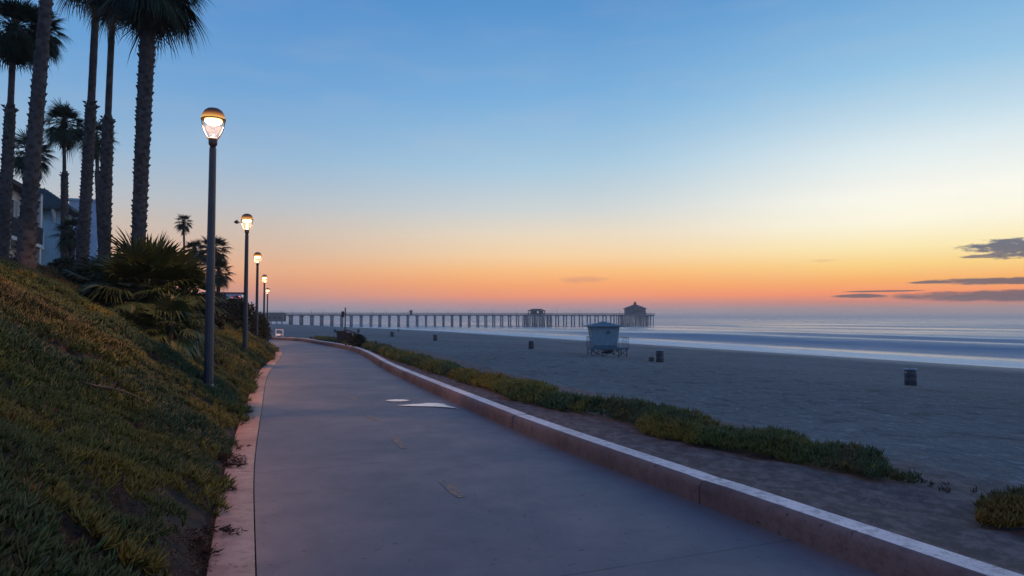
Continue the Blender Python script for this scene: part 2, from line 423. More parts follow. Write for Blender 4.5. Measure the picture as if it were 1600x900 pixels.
M['soil'] = simple('bank soil', (.03,.027,.02), .95, .4, 3, bump=.8, bscale=12)
M['plateau'] = simple('terrace ground', (.06,.055,.05), .95, .3, 1)

m_, t, b = mat('ice plant')
at = t.n('ShaderNodeVertexColor'); at.layer_name = 'Col'
t.put(b.inputs['Base Color'], at.outputs[0]); b.inputs['Roughness'].default_value = .5; b.inputs['Specular IOR Level'].default_value = .22
b.inputs['Subsurface Weight'].default_value = 0
M['ice'] = m_

# ------------------------------------------------------------------ path geometry
def catmull(P, n=24):
    P = np.asarray(P, float); out = []
    Q = np.vstack([2*P[0]-P[1], P, 2*P[-1]-P[-2]])
    for i in range(1, len(Q)-2):
        p0, p1, p2, p3 = Q[i-1], Q[i], Q[i+1], Q[i+2]
        for k in range(n):
            u = k / n
            out.append(.5*((2*p1)+(-p0+p2)*u+(2*p0-5*p1+4*p2-p3)*u*u+(-p0+3*p1-3*p2+p3)*u**3))
    out.append(Q[-2]); return np.array(out)
_pts = [PZ(*p)[:2] for p in [(1372,897),(1090,785),(900,712),(750,648),(604,579),(569,557),(541,546),(490,536.8),(456,532.3)]]
_d0 = (_pts[0] - _pts[2]); _d0 /= np.linalg.norm(_d0)
_pre = [_pts[0] + _d0 * 14, _pts[0] + _d0 * 7]
_post = [np.array((-30., 68.5)), np.array((-44., 77.)), np.array((-75., 93.))]
_curve = catmull(_pre + _pts + _post)
_seg = np.r_[0, np.cumsum(np.linalg.norm(np.diff(_curve, axis=0), axis=1))]
S_MAX = _seg[-1]
# smooth and resample
_S = np.linspace(0, S_MAX, 700)
_RX = np.interp(_S, _seg, _curve[:, 0]); _RY = np.interp(_S, _seg, _curve[:, 1])
def _smooth(a, k=19):
    pad = np.r_[2*a[0]-a[k:0:-1], a, 2*a[-1]-a[-2:-k-2:-1]]
    ker = np.hanning(2*k+1); ker /= ker.sum()
    return np.convolve(pad, ker, 'valid')
_RX = _smooth(_RX); _RY = _smooth(_RY)
_TX = np.gradient(_RX, _S); _TY = np.gradient(_RY, _S)
_l = np.hypot(_TX, _TY); _TX /= _l; _TY /= _l
_NX = _smooth(-_TY, 40); _NY = _smooth(_TX, 40); _l = np.hypot(_NX, _NY); _NX /= _l; _NY /= _l   # points left, away from the beach
_WD = _smooth(np.interp(_RY, [0, 6.5, 12, 26, 40, 60], [4.62, 4.55, 4.24, 4.2, 3.95, 3.9]), 45)
def width(s):
    return np.interp(s, _S, _WD)
def pos(s, t):
    """s metres along the wall base, t metres to the left of it"""
    s = np.asarray(s, float)
    x = np.interp(s, _S, _RX); y = np.interp(s, _S, _RY); nx = np.interp(s, _S, _NX); ny = np.interp(s, _S, _NY)
    return x + nx * t, y + ny * t
def st_of(x, y):
    i = int(np.argmin((_RX - x)**2 + (_RY - y)**2))
    return _S[i], (x - _RX[i]) * _NX[i] + (y - _RY[i]) * _NY[i]
KW = .36                                           # kerb width
def ribbon(name, s0, s1, ds, tz, m_, parent=None, zfun=None, smooth=False, ends=False):
    """tz: list of (t, z); t may be a function of s"""
    ss = np.arange(s0, s1 + ds * .5, ds); V = []; UV = []; k = len(tz)
    for t_, z_ in tz:
        tt = t_(ss) if callable(t_) else np.full(len(ss), t_, float)
        x, y = pos(ss, tt); z = np.full(len(ss), z_, float) if not callable(z_) else z_(ss, tt, x, y)
        V.append(np.c_[x, y, z]); UV.append(np.c_[ss, tt])
    V = np.stack(V, 1).reshape(-1, 3); UV = np.stack(UV, 1).reshape(-1, 2)
    n = len(ss); i = np.arange(n-1)[:, None]; j = np.arange(k-1)[None]
    a = i*k + j; Fc = np.stack([a, a+1, a+k+1, a+k], -1).reshape(-1, 4)
    return link(name, np_mesh(name, V, Fc, uv=UV, smooth=smooth), m_, parent)

def nz2(x, y, sc_, seed=0.0):
    return np.array([mnoise.noise(Vector((float(a)*sc_ + seed, float(b_)*sc_, seed*.7))) for a, b_ in zip(np.ravel(x), np.ravel(y))]).reshape(np.shape(x))

# ---- path, kerb, wall
o = ribbon('path', 0, S_MAX, .5, [(lambda s: width(s), 0.0), (lambda s: width(s)*.5, 0.012), (0.0, 0.0)], M['path']); tag(o, kind='structure', label='curving concrete beach path')
o = ribbon('kerb', 0, S_MAX, .25, [(lambda s: width(s)+KW, -.12), (lambda s: width(s)+KW, .035), (lambda s: width(s)+KW-.01, .045),
           (lambda s: width(s)+.025, .03), (lambda s: width(s)+.012, .02), (lambda s: width(s)+.012, -.1)], M['kerb']); tag(o, kind='structure', label='pinkish flat concrete kerb strip along the planted bank')

# joints of the wall sit where the photograph shows them
_sj = st_of(*PZ(1090, 785)[:2])[0]; _sj2 = st_of(*PZ(800, 670)[:2])[0]; JL = _sj2 - _sj
prof = [(0.0, -.1), (0.0, .12), (-.004, .18), (-.018, .215), (-.045, .238), (-.075, .248), (-.30, .25), (-.315, .243), (-.325, .22), (-.325, -.15)]
wm = MB(); s_a = _sj - JL * math.floor(_sj / JL)
cuts = [0.0] + [s_a + k * JL for k in range(int((S_MAX - s_a) / JL) + 1)] + [S_MAX]
for a_, b_ in zip(cuts[:-1], cuts[1:]):
    a2, b2 = a_ + .011, b_ - .011
    if b2 - a2 < .3: continue
    ss = np.linspace(a2, b2, max(3, int((b2 - a2) / .3))); V = []
    k = len(prof)
    dz = random.uniform(-.004, .004)
    for s_ in ss:
        e = min(s_ - a2, b2 - s_); rr = 0 if e > .01 else .006
        for t_, z_ in prof:
            x, y = pos(s_, t_ + (rr if t_ > -.1 and t_ < 0 else 0)); V.append((x, y, z_ + dz - (rr if z_ > .2 else 0)))
    base = len(wm.v)
    for i in range(len(ss)-1):
        for j in range(k-1):
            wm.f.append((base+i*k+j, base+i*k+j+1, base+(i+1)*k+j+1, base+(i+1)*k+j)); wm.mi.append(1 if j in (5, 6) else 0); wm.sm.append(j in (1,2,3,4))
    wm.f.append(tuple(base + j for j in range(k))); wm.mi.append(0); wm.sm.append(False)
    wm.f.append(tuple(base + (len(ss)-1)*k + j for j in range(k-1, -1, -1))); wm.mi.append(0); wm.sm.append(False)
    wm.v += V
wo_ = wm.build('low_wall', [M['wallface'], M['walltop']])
tag(wo_, 'low rounded concrete wall with a pale top between path and beach', 'low wall')

# yellow dashes, faded
def dash(pa, pb, w_):
    a = np.array(st_of(*PZ(*pa)[:2])); b_ = np.array(st_of(*PZ(*pb)[:2])); pts = []
    ca = PZ(*pa); cb_ = PZ(*pb); d = cb_[:2] - ca[:2]; n_ = np.array((-d[1], d[0])) / np.linalg.norm(d) * w_ / 2
    V = []
    for u in np.linspace(0, 1, 5):
        c_ = ca[:2] + d * u; e = 1.0 if 0 < u < 1 else .7
        t_ = st_of(*c_); zz = .012 * (1 - abs(t_[1] / (width(t_[0]) * .5) - 1)) + .004
        V += [(c_[0] + n_[0]*e, c_[1] + n_[1]*e, zz), (c_[0] - n_[0]*e, c_[1] - n_[1]*e, zz)]
    return V, [(2*i, 2*i+1, 2*i+3, 2*i+2) for i in range(4)]
dm = MB()
for pa, pb in [((690,752),(722,779)), ((613,683),(632,702)), ((574,650),(590,658)), ((548,620),(556,627)), ((524,600),(529,605)), ((512,588),(516,591))]:
    dm.add(*dash(pa, pb, .13))
tag(dm.build('centre_line', M['yellow']), 'faded yellow dashes painted along the middle of the path', kind='structure')
# puddles
def puddle(poly, label):
    V = []; c_ = np.mean([PZ(*p) for p in poly], 0)
    for p in poly:
        q = PZ(*p); t_ = st_of(q[0], q[1]); V.append((q[0], q[1], .0215))
    pm = MB(); pm.add(V, [tuple(range(len(V)))]); o_ = pm.build('puddle', M['puddle']); tag(o_, label, 'puddle', 'puddles on the path')
puddle([(602,627.0),(612,628.3),(625,628.5),(634,628),(641,626.8),(632,625.6),(618,625.3),(608,626)], 'smaller narrow puddle of rain water shining in the middle of the path')
puddle([(620,634.9),(636,635.5),(655,636.1),(680,636.5),(700,637.9),(717,639.9),(709,637.4),(698,634.6),(694,632.4),(684,631.2),(668,631.0),(655,632.5),(645,632.7),(632,633.9)],
       'larger ragged puddle of rain water shining near the low wall')

# ------------------------------------------------------------------ bank (left)
_PD = [0, .1, .35, .8, 1.6, 2.6, 3.6, 4.6, 5.5, 6.5, 8, 10, 14, 30, 80]
_PH = [.0, .06, .22, .52, 1.06, 1.72, 2.3, 2.8, 3.12, 3.32, 3.45, 3.5, 3.5, 3.55, 3.6]
def bank_h(s, D, x=None, y=None, nz=True):
    h = np.interp(D, _PD, _PH)
    ycen = np.interp(s, _S, _RY)
    # beyond the bend the bank falls away to a low terrace
    f = np.interp(ycen, [-20, 34, 48, 62, 80], [1, 1, .72, .5, .4]); h = h * f
    if nz and x is not None:
        a = np.clip(np.asarray(D) / 1.5, 0, 1)
        h = h + a * (nz2(x, y, .45, 3.1) * .16 + nz2(x, y, 1.6, 8.2) * .05)
    return h
_LX, _LY = pos(_S, width(_S) + KW)
def sD_of(x, y):
    i = int(np.argmin((_LX - x)**2 + (_LY - y)**2))
    return _S[i], (x - _LX[i]) * _NX[i] + (y - _LY[i]) * _NY[i]
def bank_z(x, y):
    s_, D_ = sD_of(x, y); return float(bank_h(np.array([s_]), np.array([D_]), np.array([x]), np.array([y]))[0])
Ds = np.r_[0, np.arange(.1, 1, .15), np.arange(1, 8, .35), 9, 10, 12, 14, 18, 24, 32, 45, 62, 80]
ss = np.arange(0, S_MAX, .5)
SS, DD = np.meshgrid(ss, Ds, indexing='ij')
BX, BY = pos(SS.ravel(), (width(SS.ravel()) + KW + DD.ravel()))
BZ = bank_h(SS.ravel(), DD.ravel(), BX, BY) - .03
i = np.arange(len(ss)-1)[:, None]; j = np.arange(len(Ds)-1)[None]; k = len(Ds); a = i*k+j
bo = link('planted_bank', np_mesh('planted_bank', np.c_[BX, BY, BZ], np.stack([a, a+k, a+k+1, a+1], -1).reshape(-1, 4), smooth=True), M['soil'])
tag(bo, 'earth slope rising beside the path', kind='structure')

# ------------------------------------------------------------------ beach
def ushore(Y): return np.interp(Y, [-200, 350, 415, 560, 705, 900, 1300, 4000], [105, 105, 92, 80, 52, -7, -160, -1500])
def uof(x, y): return x + .42 * y - 5 + (105 - ushore(y))
_UZ = ([-500, 22, 27, 31, 38, 50, 70, 90, 105, 118, 140, 300], [-1.5, -1.5, -1.55, -1.68, -2.25, -2.75, -3.5, -4.3, -5.02, -5.7, -7.5, -9])
def beach_z(x, y): return np.interp(uof(x, y), *_UZ)
def G(px, py):
    """where the ray through a pixel meets the beach"""
    d = ray(px, py); lo, hi = 8.0, 1500.0; prev = None
    for Y in np.geomspace(lo, hi, 3000):
        p = np.array([0, 0, CAMZ]) + d * (Y / d[1])
        if p[2] <= beach_z(p[0], p[1]): return p
    return p
ys = np.r_[np.arange(-20, 60, .8), np.geomspace(60, 1400, 150)[1:]]
us = np.r_[-60, -30, -10, np.arange(0, 60, .7), np.arange(60, 140, 1.5), 160, 200, 300]
YY, UU = np.meshgrid(ys, us, indexing='ij'); XX = UU - .42 * YY + 5 - (105 - ushore(YY)); k = len(us)
near = np.clip(1 - YY / 90, 0, 1)
ZZ = np.interp(UU, *_UZ) + (nz2(XX, YY, .35, 1.3) * .05 + nz2(XX, YY, 1.1, 5.5) * .03) * near * (UU < 95) + nz2(XX, YY, .02, 2.2) * .12 * (UU > 24) * (UU < 98)
wet = np.clip((UU - 76 + nz2(XX, YY, .03, 9.) * 8) / 22, 0, 1)
# smooth damp band in front of the dry churned sand
a = np.arange(len(ys)-1)[:, None]*k + np.arange(k-1)[None]
o = link('beach', np_mesh('beach', np.c_[XX.ravel(), YY.ravel(), ZZ.ravel()], np.stack([a, a+1, a+k+1, a+k], -1).reshape(-1, 4),
         col=np.repeat(wet.ravel()[:, None], 3, 1), smooth=True), M['sand'])
tag(o, 'broad grey sand beach', kind='structure')
# strip of dirt behind the wall, falling to the beach
_TD = [.3, 1.0, 2.2, 3.0, 3.8, 4.4, 5.2, 6.4, 8, 10, 13]; _TZ = [.16, .15, .13, .10, .05, -.12, -.5, -1.05, -1.4, -1.52, -1.7]
td = np.r_[.3, np.arange(.45, 4.5, .12), np.arange(4.6, 13, .5)]
ss2 = np.arange(0, S_MAX, .2); S2, T2 = np.meshgrid(ss2, td, indexing='ij')
DX, DY = pos(S2.ravel(), -T2.ravel())
nf = np.clip(1 - DY / 40, .1, 1)
def strip_z(t_, x, y): return np.interp(t_, _TD, _TZ) + nz2(x, y, .5, 4.4) * .05 * np.clip((t_ - .3) * 2, 0, 1)
DZ = strip_z(T2.ravel(), DX, DY) + (nz2(DX, DY, 1.7, 6.6) * .06 + nz2(DX, DY, 4.0, 1.1) * .05) * nf * np.clip((T2.ravel() - .3) * 3, 0, 1)
k = len(td); a = np.arange(len(ss2)-1)[:, None]*k + np.arange(k-1)[None]
o = link('sandy_verge', np_mesh('sandy_verge', np.c_[DX, DY, DZ], np.stack([a, a+k, a+k+1, a+1], -1).reshape(-1, 4)[:, ::-1],
         uv=np.c_[S2.ravel(), T2.ravel()], col=np.zeros((len(DX), 3)), smooth=True), M['dirt'])
tag(o, 'bare sandy dirt behind the low wall', kind='structure')

# ------------------------------------------------------------------ sea
PA = np.array((.922, .387)); QA = np.array((-.387, .922))      # away from / along the shore
ps = np.r_[-1500, -600, -200, 0, 40, np.arange(60, 260, 1.6), np.geomspace(262, 12000, 60)]
qs = np.r_[-3000, -1200, -500, -250, np.arange(-120, 900, 9), np.geomspace(920, 12000, 30)]
PP, QQ = np.meshgrid(ps, qs, indexing='ij')
WX = PP*PA[0] + QQ*QA[0]; WY = PP*PA[1] + QQ*QA[1]
wsh = (uof(WX, np.clip(WY, -200, 3000)) - 105) * .92            # metres seaward of the waterline
ph = nz2(WX, WY, .004, 3.3)
w2 = wsh + ph * 9
def bump_(x, c_, fw, bw, h): return h * np.where(x < c_, np.exp(-((x-c_)/fw)**2), np.exp(-((x-c_)/bw)**2))
ga = np.clip((WX - 30) / 80, 0, 1)
WZ = -5 + bump_(w2, 45, 8, 16, 1.7) * np.clip((WX - 5) / 60, .25, 1) + bump_(w2, 96, 8, 16, 1.3) * ga + bump_(w2, 150, 14, 22, .45) * np.clip(nz2(WX, WY, .006, 5.)+.5, 0, 1) + bump_(w2, 11, 4, 10, .16)
k = len(qs); a = np.arange(len(ps)-1)[:, None]*k + np.arange(k-1)[None]
m_, t, b = mat('sea water')
uvs = t.n('ShaderNodeSeparateXYZ'); t.put(uvs.inputs[0], t.n('ShaderNodeTexCoord').outputs['UV'])
W_, Q_ = uvs.outputs[0], uvs.outputs[1]
cx = t.n('ShaderNodeCombineXYZ'); t.put(cx.inputs[0], t.m('MULTIPLY', W_, .11)); t.put(cx.inputs[1], t.m('MULTIPLY', Q_, .012))
nn1 = t.noise(cx.outputs[0], 1.0, 4, .6)
cx2 = t.n('ShaderNodeCombineXYZ'); t.put(cx2.inputs[0], t.m('MULTIPLY', W_, .6)); t.put(cx2.inputs[1], t.m('MULTIPLY', Q_, .06))
nn2 = t.noise(cx2.outputs[0], 1.0, 5, .65)
wd = t.m('ADD', W_, t.m('MULTIPLY', t.m('SUBTRACT', nn1, .5), 7.0))
cx3 = t.n('ShaderNodeCombineXYZ'); t.put(cx3.inputs[0], t.m('MULTIPLY', W_, .022)); t.put(cx3.inputs[1], t.m('MULTIPLY', Q_, .0045))
nn3_ = t.noise(cx3.outputs[0], 1.0, 4, .6, 1.0)
def band(c0, c1, c2, c3): return t.m('MULTIPLY', t.sstep(wd, c0, c1), t.sstep(wd, c2, c3, 1, 0))
foam = t.m('MULTIPLY', band(-8, -2, 9, 16), t.sstep(nn2, .35, .6, .45, 1.0))
foam = t.m('MAXIMUM', foam, t.m('MULTIPLY', band(44, 46, 48, 56), t.sstep(nn2, .3, .6, .35, .85)))
foam = t.m('MAXIMUM', foam, t.m('MULTIPLY', band(93, 96, 98, 105), t.sstep(nn1, .35, .6, .1, .7)))
foam = t.m('MAXIMUM', foam, t.m('MULTIPLY', band(150, 156, 160, 170), t.sstep(nn1, .45, .65, .0, .55)))
cx5 = t.n('ShaderNodeCombineXYZ'); t.put(cx5.inputs[0], t.m('MULTIPLY', W_, .03)); t.put(cx5.inputs[1], t.m('MULTIPLY', Q_, .0035))
nn5 = t.noise(cx5.outputs[0], 1.0, 6, .7, .6)
foam = t.m('MAXIMUM', foam, t.m('MULTIPLY', t.sstep(nn5, .60, .70), t.m('MULTIPLY', t.sstep(W_, 50, 110), .42)))
foam = t.m('MAXIMUM', foam, t.m('MULTIPLY', t.sstep(nn2, .6, .75), t.m('MULTIPLY', band(50, 56, 86, 92), .3)))
gx = t.n('ShaderNodeSeparateXYZ'); t.put(gx.inputs[0], t.n('ShaderNodeTexCoord').outputs['Object'])
face_shade = t.m('MAXIMUM', t.m('MULTIPLY', band(14, 28, 38, 47), t.m('MULTIPLY', t.sstep(gx.outputs[0], 0, 60, .25, .85), t.sstep(nn5, .3, .55, .7, 1.0))),
           t.m('MULTIPLY', band(78, 88, 92, 96), t.sstep(gx.outputs[0], 60, 130, 0, .7)))  # shore-facing wave fronts painted darker and duller, as they reflect less sky
t.put(b.inputs['Base Color'], t.mix(foam, t.mix(face_shade, (.40,.42,.44), (.19,.27,.37)), (.95,.92,.86)))
t.put(b.inputs['Specular IOR Level'], t.m('SUBTRACT', .5, t.m('MULTIPLY', face_shade, .36)))
t.put(b.inputs['Roughness'], t.mix(foam, t.mix(face_shade, t.mix(t.sstep(nn3_, .40, .62), (.20,.20,.20), (.46,.46,.46)), (.6,.6,.6)), (.45,.45,.45)))
b.inputs['IOR'].default_value = 1.33
cx3 = t.n('ShaderNodeCombineXYZ'); t.put(cx3.inputs[0], t.m('MULTIPLY', W_, .03)); t.put(cx3.inputs[1], t.m('MULTIPLY', Q_, .007))
nn3 = t.noise(cx3.outputs[0], 1.0, 4, .55)
cx4 = t.n('ShaderNodeCombineXYZ'); t.put(cx4.inputs[0], t.m('MULTIPLY', W_, .35)); t.put(cx4.inputs[1], t.m('MULTIPLY', Q_, .12))
nn4 = t.noise(cx4.outputs[0], 1.0, 3, .55)
bp = t.n('ShaderNodeBump'); bp.inputs['Strength'].default_value = 1.0; bp.inputs['Distance'].default_value = 1.0
t.put(bp.inputs['Height'], t.m('ADD', t.m('MULTIPLY', nn3, 1.9), t.m('MULTIPLY', nn4, .13)))
t.put(b.inputs['Normal'], bp.outputs[0])
M['sea'] = m_
o = link('sea_water', np_mesh('sea_water', np.c_[WX.ravel(), WY.ravel(), WZ.ravel()], np.stack([a, a+k, a+k+1, a+1], -1).reshape(-1, 4),
         uv=np.c_[w2.ravel(), QQ.ravel()], smooth=True), M['sea'])
tag(o, 'calm grey sea with low breaking waves', kind='structure')

# ------------------------------------------------------------------ ice plant ground cover
def leaves(Pn, N, size, cols, per=6, splay=(.25, .95), fat=.15):
    """Pn (n,3) shoot feet, N (n,3) shoot axes; each shoot carries `per` finger leaves"""
    n = len(Pn); tot = n * per
    P = np.repeat(Pn, per, 0); A = np.repeat(N, per, 0); S_ = np.repeat(size, per) * rng.uniform(.65, 1.25, tot)
    ref = np.where(np.abs(A[:, 2:3]) < .9, np.array([[0, 0, 1.]]), np.array([[1., 0, 0]]))
    U = np.cross(A, ref); U /= np.linalg.norm(U, axis=1, keepdims=True); Vv = np.cross(A, U)
    ang = np.tile(np.arange(per) * 2.4, n) + np.repeat(rng.uniform(0, 6.28, n), per) + rng.normal(0, .3, tot)
    sp = rng.uniform(splay[0], splay[1], tot)
    out = U * np.cos(ang)[:, None] + Vv * np.sin(ang)[:, None]
    d1 = A * np.cos(sp)[:, None] + out * np.sin(sp)[:, None]
    d2 = A * np.cos(sp * .55)[:, None] + out * np.sin(sp * .55)[:, None]      # curls back up
    side = np.cross(d1, A + 1e-3); side /= (np.linalg.norm(side, axis=1, keepdims=True) + 1e-6)
    nrm = np.cross(side, d1); fw = (S_ * fat)[:, None]
    P0 = P + A * (rng.uniform(-.3, .35, tot) * S_)[:, None] + out * fw * .5
    mid = P0 + d1 * (S_ * .5)[:, None]; tip = mid + d2 * (S_ * .5)[:, None]
    tri = lambda c_, r_: [c_ + side * r_, c_ - side * r_, c_ + nrm * r_ * -1.2]
    V = np.stack(tri(P0, fw * .55) + tri(mid, fw * .6) + [tip], 1)             # (tot,7,3)
    f = np.array([[0,1,4],[0,4,3],[1,2,5],[1,5,4],[2,0,3],[2,3,5],[3,4,6],[4,5,6],[5,3,6]])
    Fc = (np.arange(tot)[:, None, None] * 7 + f[None]).reshape(-1, 3)
    col = np.repeat(cols, per, 0) * rng.uniform(.6, 1.45, (tot, 1))
    shade = np.array([.75,.75,.75,1.05,1.05,1.05,1.25])
    col = (col[:, None, :] * (1 + 0 * shade[None, :, None])).reshape(-1, 3)
    return V.reshape(-1, 3), Fc, col

def icecols(x, y, D, upper):
    n = len(x)
    g = np.array([.072,.094,.022]); g2 = np.array([.040,.074,.030]); ye = np.array([.16,.13,.018]); br = np.array([.115,.062,.026]); rd = np.array([.16,.05,.02])
    a = nz2(x, y, .35, 2.7); b_ = nz2(x, y, 1.2, 7.7); c_ = nz2(x, y, 3.5, 5.1)
    col = g2 + (g - g2) * np.clip(.5 + a * 2, 0, 1)[:, None]
    yf = np.clip((b_ + a * .5 - .05) * 2.4, 0, .8)[:, None]; col = col * (1 - yf) + (ye * .75 + g * .25) * yf
    dry = np.clip(upper * 1.0 + nz2(x, y, .25, 11.) * 1.2 + c_ * .4 - .25, 0, .9)[:, None]; col = col * (1 - dry) + br * dry
    m = rng.random(n) < .010; col[m] = ye * 1.5
    m = rng.random(n) < .004; col[m] = rd
    return col
def axes(n, tilt=.35, lean=None):
    v = rng.normal(0, tilt, (n, 3)); v[:, 2] = 1
    if lean is not None: v[:, :2] += lean
    return v / np.linalg.norm(v, axis=1, keepdims=True)

LV, LF, LC = [], [], []; off = 0
def push(V, Fc, col):
    global off
    LV.append(V); LF.append(Fc + off); LC.append(col); off += len(V)
def bank_patch(s0, s1, d0, d1, dens, size, per):
    global off
    n = int((s1 - s0) * (d1 - d0) * dens)
    s_ = rng.uniform(s0, s1, n); D_ = rng.uniform(d0, d1, n)
    x, y = pos(s_, width(s_) + KW + D_)
    # edge of the mat wanders over and behind the kerb's back
    edge = nz2(x, y, .7, 3.9) * .45 + nz2(x, y, 2.6, 1.9) * .18 + .02
    lowfront = np.clip((6.9 - y) / .7, 0, 1) * .55 * np.clip(nz2(x, y, .8, 21.) * 3 + .6, 0, 1)
    keep = (nz2(x, y, 1.5, 17.) > -.40) & (D_ > edge + lowfront) & (D_ > -.12) & (y > 1.5) & (np.abs(x) < y * .8 + 3)
    s_, D_, x, y = s_[keep], D_[keep], x[keep], y[keep]
    mound = (.5 + nz2(x, y, 1.1, 4.) + .5 * nz2(x, y, 2.7, 9.)) * .17
    fall = np.clip((D_ - edge[keep]) / .35, .12, 1)
    z = bank_h(s_, np.maximum(D_, 0), x, y) + np.clip(mound, .0, .3) * fall + .015 + .045 * (D_ < 0)
    upper = np.clip((D_ - 3.0) / 3.2, 0, 1) * .75 + np.clip((D_ - 2) / 4, 0, 1) * np.clip((y-8) / 10, 0, 1) * .25
    nx = np.interp(s_, _S, _NX); ny = np.interp(s_, _S, _NY)
    lean = np.c_[-nx, -ny] * .45
    sz = size * np.where(nz2(x, y, .6, 13.) > .15, 1.25, .9)
    col = icecols(x, y, D_, upper)
    push(*leaves(np.c_[x, y, z], axes(len(x), .35, lean), sz, col, per))
ys_s = lambda Y: float(np.interp(Y, _RY, _S))
bank_patch(ys_s(-1), ys_s(5), -.15, 6.5, 420, .072, 7)
bank_patch(ys_s(5), ys_s(11), -.15, 7.5, 380, .078, 6)
bank_patch(ys_s(11), ys_s(20), -.15, 9, 190, .10, 6)
bank_patch(ys_s(20), ys_s(36), -.15, 9, 80, .14, 6)
bank_patch(ys_s(36), ys_s(60), -.15, 8, 40, .2, 6)
for (px, py, n_, dx_) in [(352,716,26,.22),(360,728,30,.26),(366,722,14,.2),(350,765,10,.25),(330,832,22,.3),(342,831,10,.25),(334,700,12,.15),(345,690,10,.1),(372,700,8,.06),(384,655,10,.1),(318,868,20,.12),(310,850,20,.14)]:
    c0 = PZ(px, py, .06); q = np.c_[c0[0] + rng.normal(0, dx_ * .45, n_), c0[1] + rng.normal(0, .05, n_), rng.uniform(.055, .09, n_)]
    a0 = np.c_[rng.normal(.6, .6, n_), rng.normal(0, .5, n_), rng.uniform(.1, .5, n_)]; a0 = a0 / np.linalg.norm(a0, axis=1, keepdims=True)
    push(*leaves(q, a0, np.full(n_, .06), np.tile(np.array([[.05,.03,.022]]), (n_, 1)), 4))
n_ = 2600; s_ = rng.uniform(ys_s(3.5), ys_s(8), n_); D_ = rng.uniform(-.06, .8, n_); x_, y_ = pos(s_, width(s_) + KW + D_)
q = np.c_[x_, y_, bank_h(s_, np.maximum(D_, 0), x_, y_) + .01 + .045 * (D_ < 0)]; q = q[(D_ > .0) | (rng.random(n_) < .12)]
a0 = rng.normal(0, 1, (len(q), 3)); a0[:, 2] = np.abs(a0[:, 2]) * .3 + .15; a0 /= np.linalg.norm(a0, axis=1, keepdims=True)
push(*leaves(q, a0, rng.uniform(.02, .06, len(q)), np.array([[.075,.05,.035]]) * rng.uniform(.4, 2.2, (len(q), 1)), 3, fat=.1))
V = np.vstack(LV); Fc = np.vstack(LF); col = np.vstack(LC)
o = link('ground_cover', np_mesh('ground_cover', V, Fc, col=np.clip(col, 0, 1)), M['ice'])
tag(o, 'dense ice plant mat with green and brown finger leaves covering the bank', kind='stuff')

# seaward strip, outlined by the pixels of its near and far edge in the photograph
LV, LF, LC = [], [], []; off = 0
def T_of(px, py, z=.1):
    q = PZ(px, py, z); s_, t_ = st_of(q[0], q[1]); return s_, -t_
front = sorted([T_of(*p) for p in [(1405,758),(1369,753),(1300,742),(1240,732),(1180,720),(1100,706),(1020,692),(985,668),(930,655),(900,652),(850,642),(825,637),(760,612),(700,595),(650,578),(600,560)]])
back = sorted([T_of(p[0], p[1], .38) for p in [(1416,742),(1380,728),(1320,705),(1256,679),(1200,674),(1150,668),(1050,643),(990,634),(925,632),(850,603),(800,592),(750,583),(700,570),(650,556),(600,545),(570,538)]])
fs, ft = np.array(front).T; bs, bt = np.array(back).T
def strip_patch(s0, s1, dens, size, per, tfront, tback, hh=.23, endS=None):
    n = int((s1 - s0) * 3.4 * dens); s_ = rng.uniform(s0, s1, n); T_ = rng.uniform(.5, 4.4, n)
    x, y = pos(s_, -T_)
    f_ = tfront(s_) + nz2(x, y, 1.2, 2.) * .16 + nz2(x, y, 3.2, 5.) * .08; b2 = np.maximum(tback(s_) + .02, f_ + .75) + nz2(x, y, 1.5, 8.) * .15
    b2 = np.minimum(b2, f_ + .12 + np.maximum(s_ - endS, 0) * 1.15) if endS is not None else b2
    keep = (T_ > f_) & (T_ < b2); s_, T_, x, y, f_, b2 = [q[keep] for q in (s_, T_, x, y, f_, b2)]
    u = (T_ - f_) / (b2 - f_); h = hh * np.clip(u * 3.2, .1, 1) ** .6 * (1 + nz2(x, y, 1.1, 3.) * .55 + nz2(x, y, 4, 3.) * .22) * (np.clip((s_ - endS) / 1.6 + .25, .25, 1) if endS is not None else 1)
    z = np.interp(T_, _TD, _TZ) * 1.0 + .02
    z = z + h * rng.uniform(.1, 1, len(x)) ** .6
    col = icecols(x, y, T_, np.clip(nz2(x, y, .5, 2.) * .8 + .12, 0, .6)) * 1.45
    push(*leaves(np.c_[x, y, z], axes(len(x), .4), size * np.ones(len(x)), col, per))
fr = lambda s_: np.interp(s_, fs, ft); bk = lambda s_: np.interp(s_, bs, bt)
S0 = max(front[0][0], back[0][0]) - .1
strip_patch(S0, ys_s(12), 900, .085, 7, fr, bk, endS=S0 + .25)
strip_patch(ys_s(12), ys_s(22), 420, .11, 6, fr, bk)
strip_patch(ys_s(22), ys_s(46), 150, .16, 6, fr, bk)
strip_patch(ys_s(46), ys_s(58), 30, .2, 6, lambda s_: np.full(len(s_), .9), lambda s_: np.full(len(s_), 2.0), .12)
for (px, py, n_) in [(1425,752,8),(1462,764,5),(1484,770,7)]:
    c0 = PZ(px, py, .12); q = np.c_[c0[0] + rng.normal(0, .12, n_), c0[1] + rng.normal(0, .1, n_), np.full(n_, .13)]
    push(*leaves(q, axes(n_, .8), np.full(n_, .06), np.tile(np.array([[.04,.032,.024]]), (n_, 1)), 4))
o = link('ice_plant_strip', np_mesh('ice_plant_strip', np.vstack(LV), np.vstack(LF), col=np.clip(np.vstack(LC), 0, 1)), M['ice'])
tag(o, 'long low band of ice plant growing along the edge of the beach', kind='stuff')
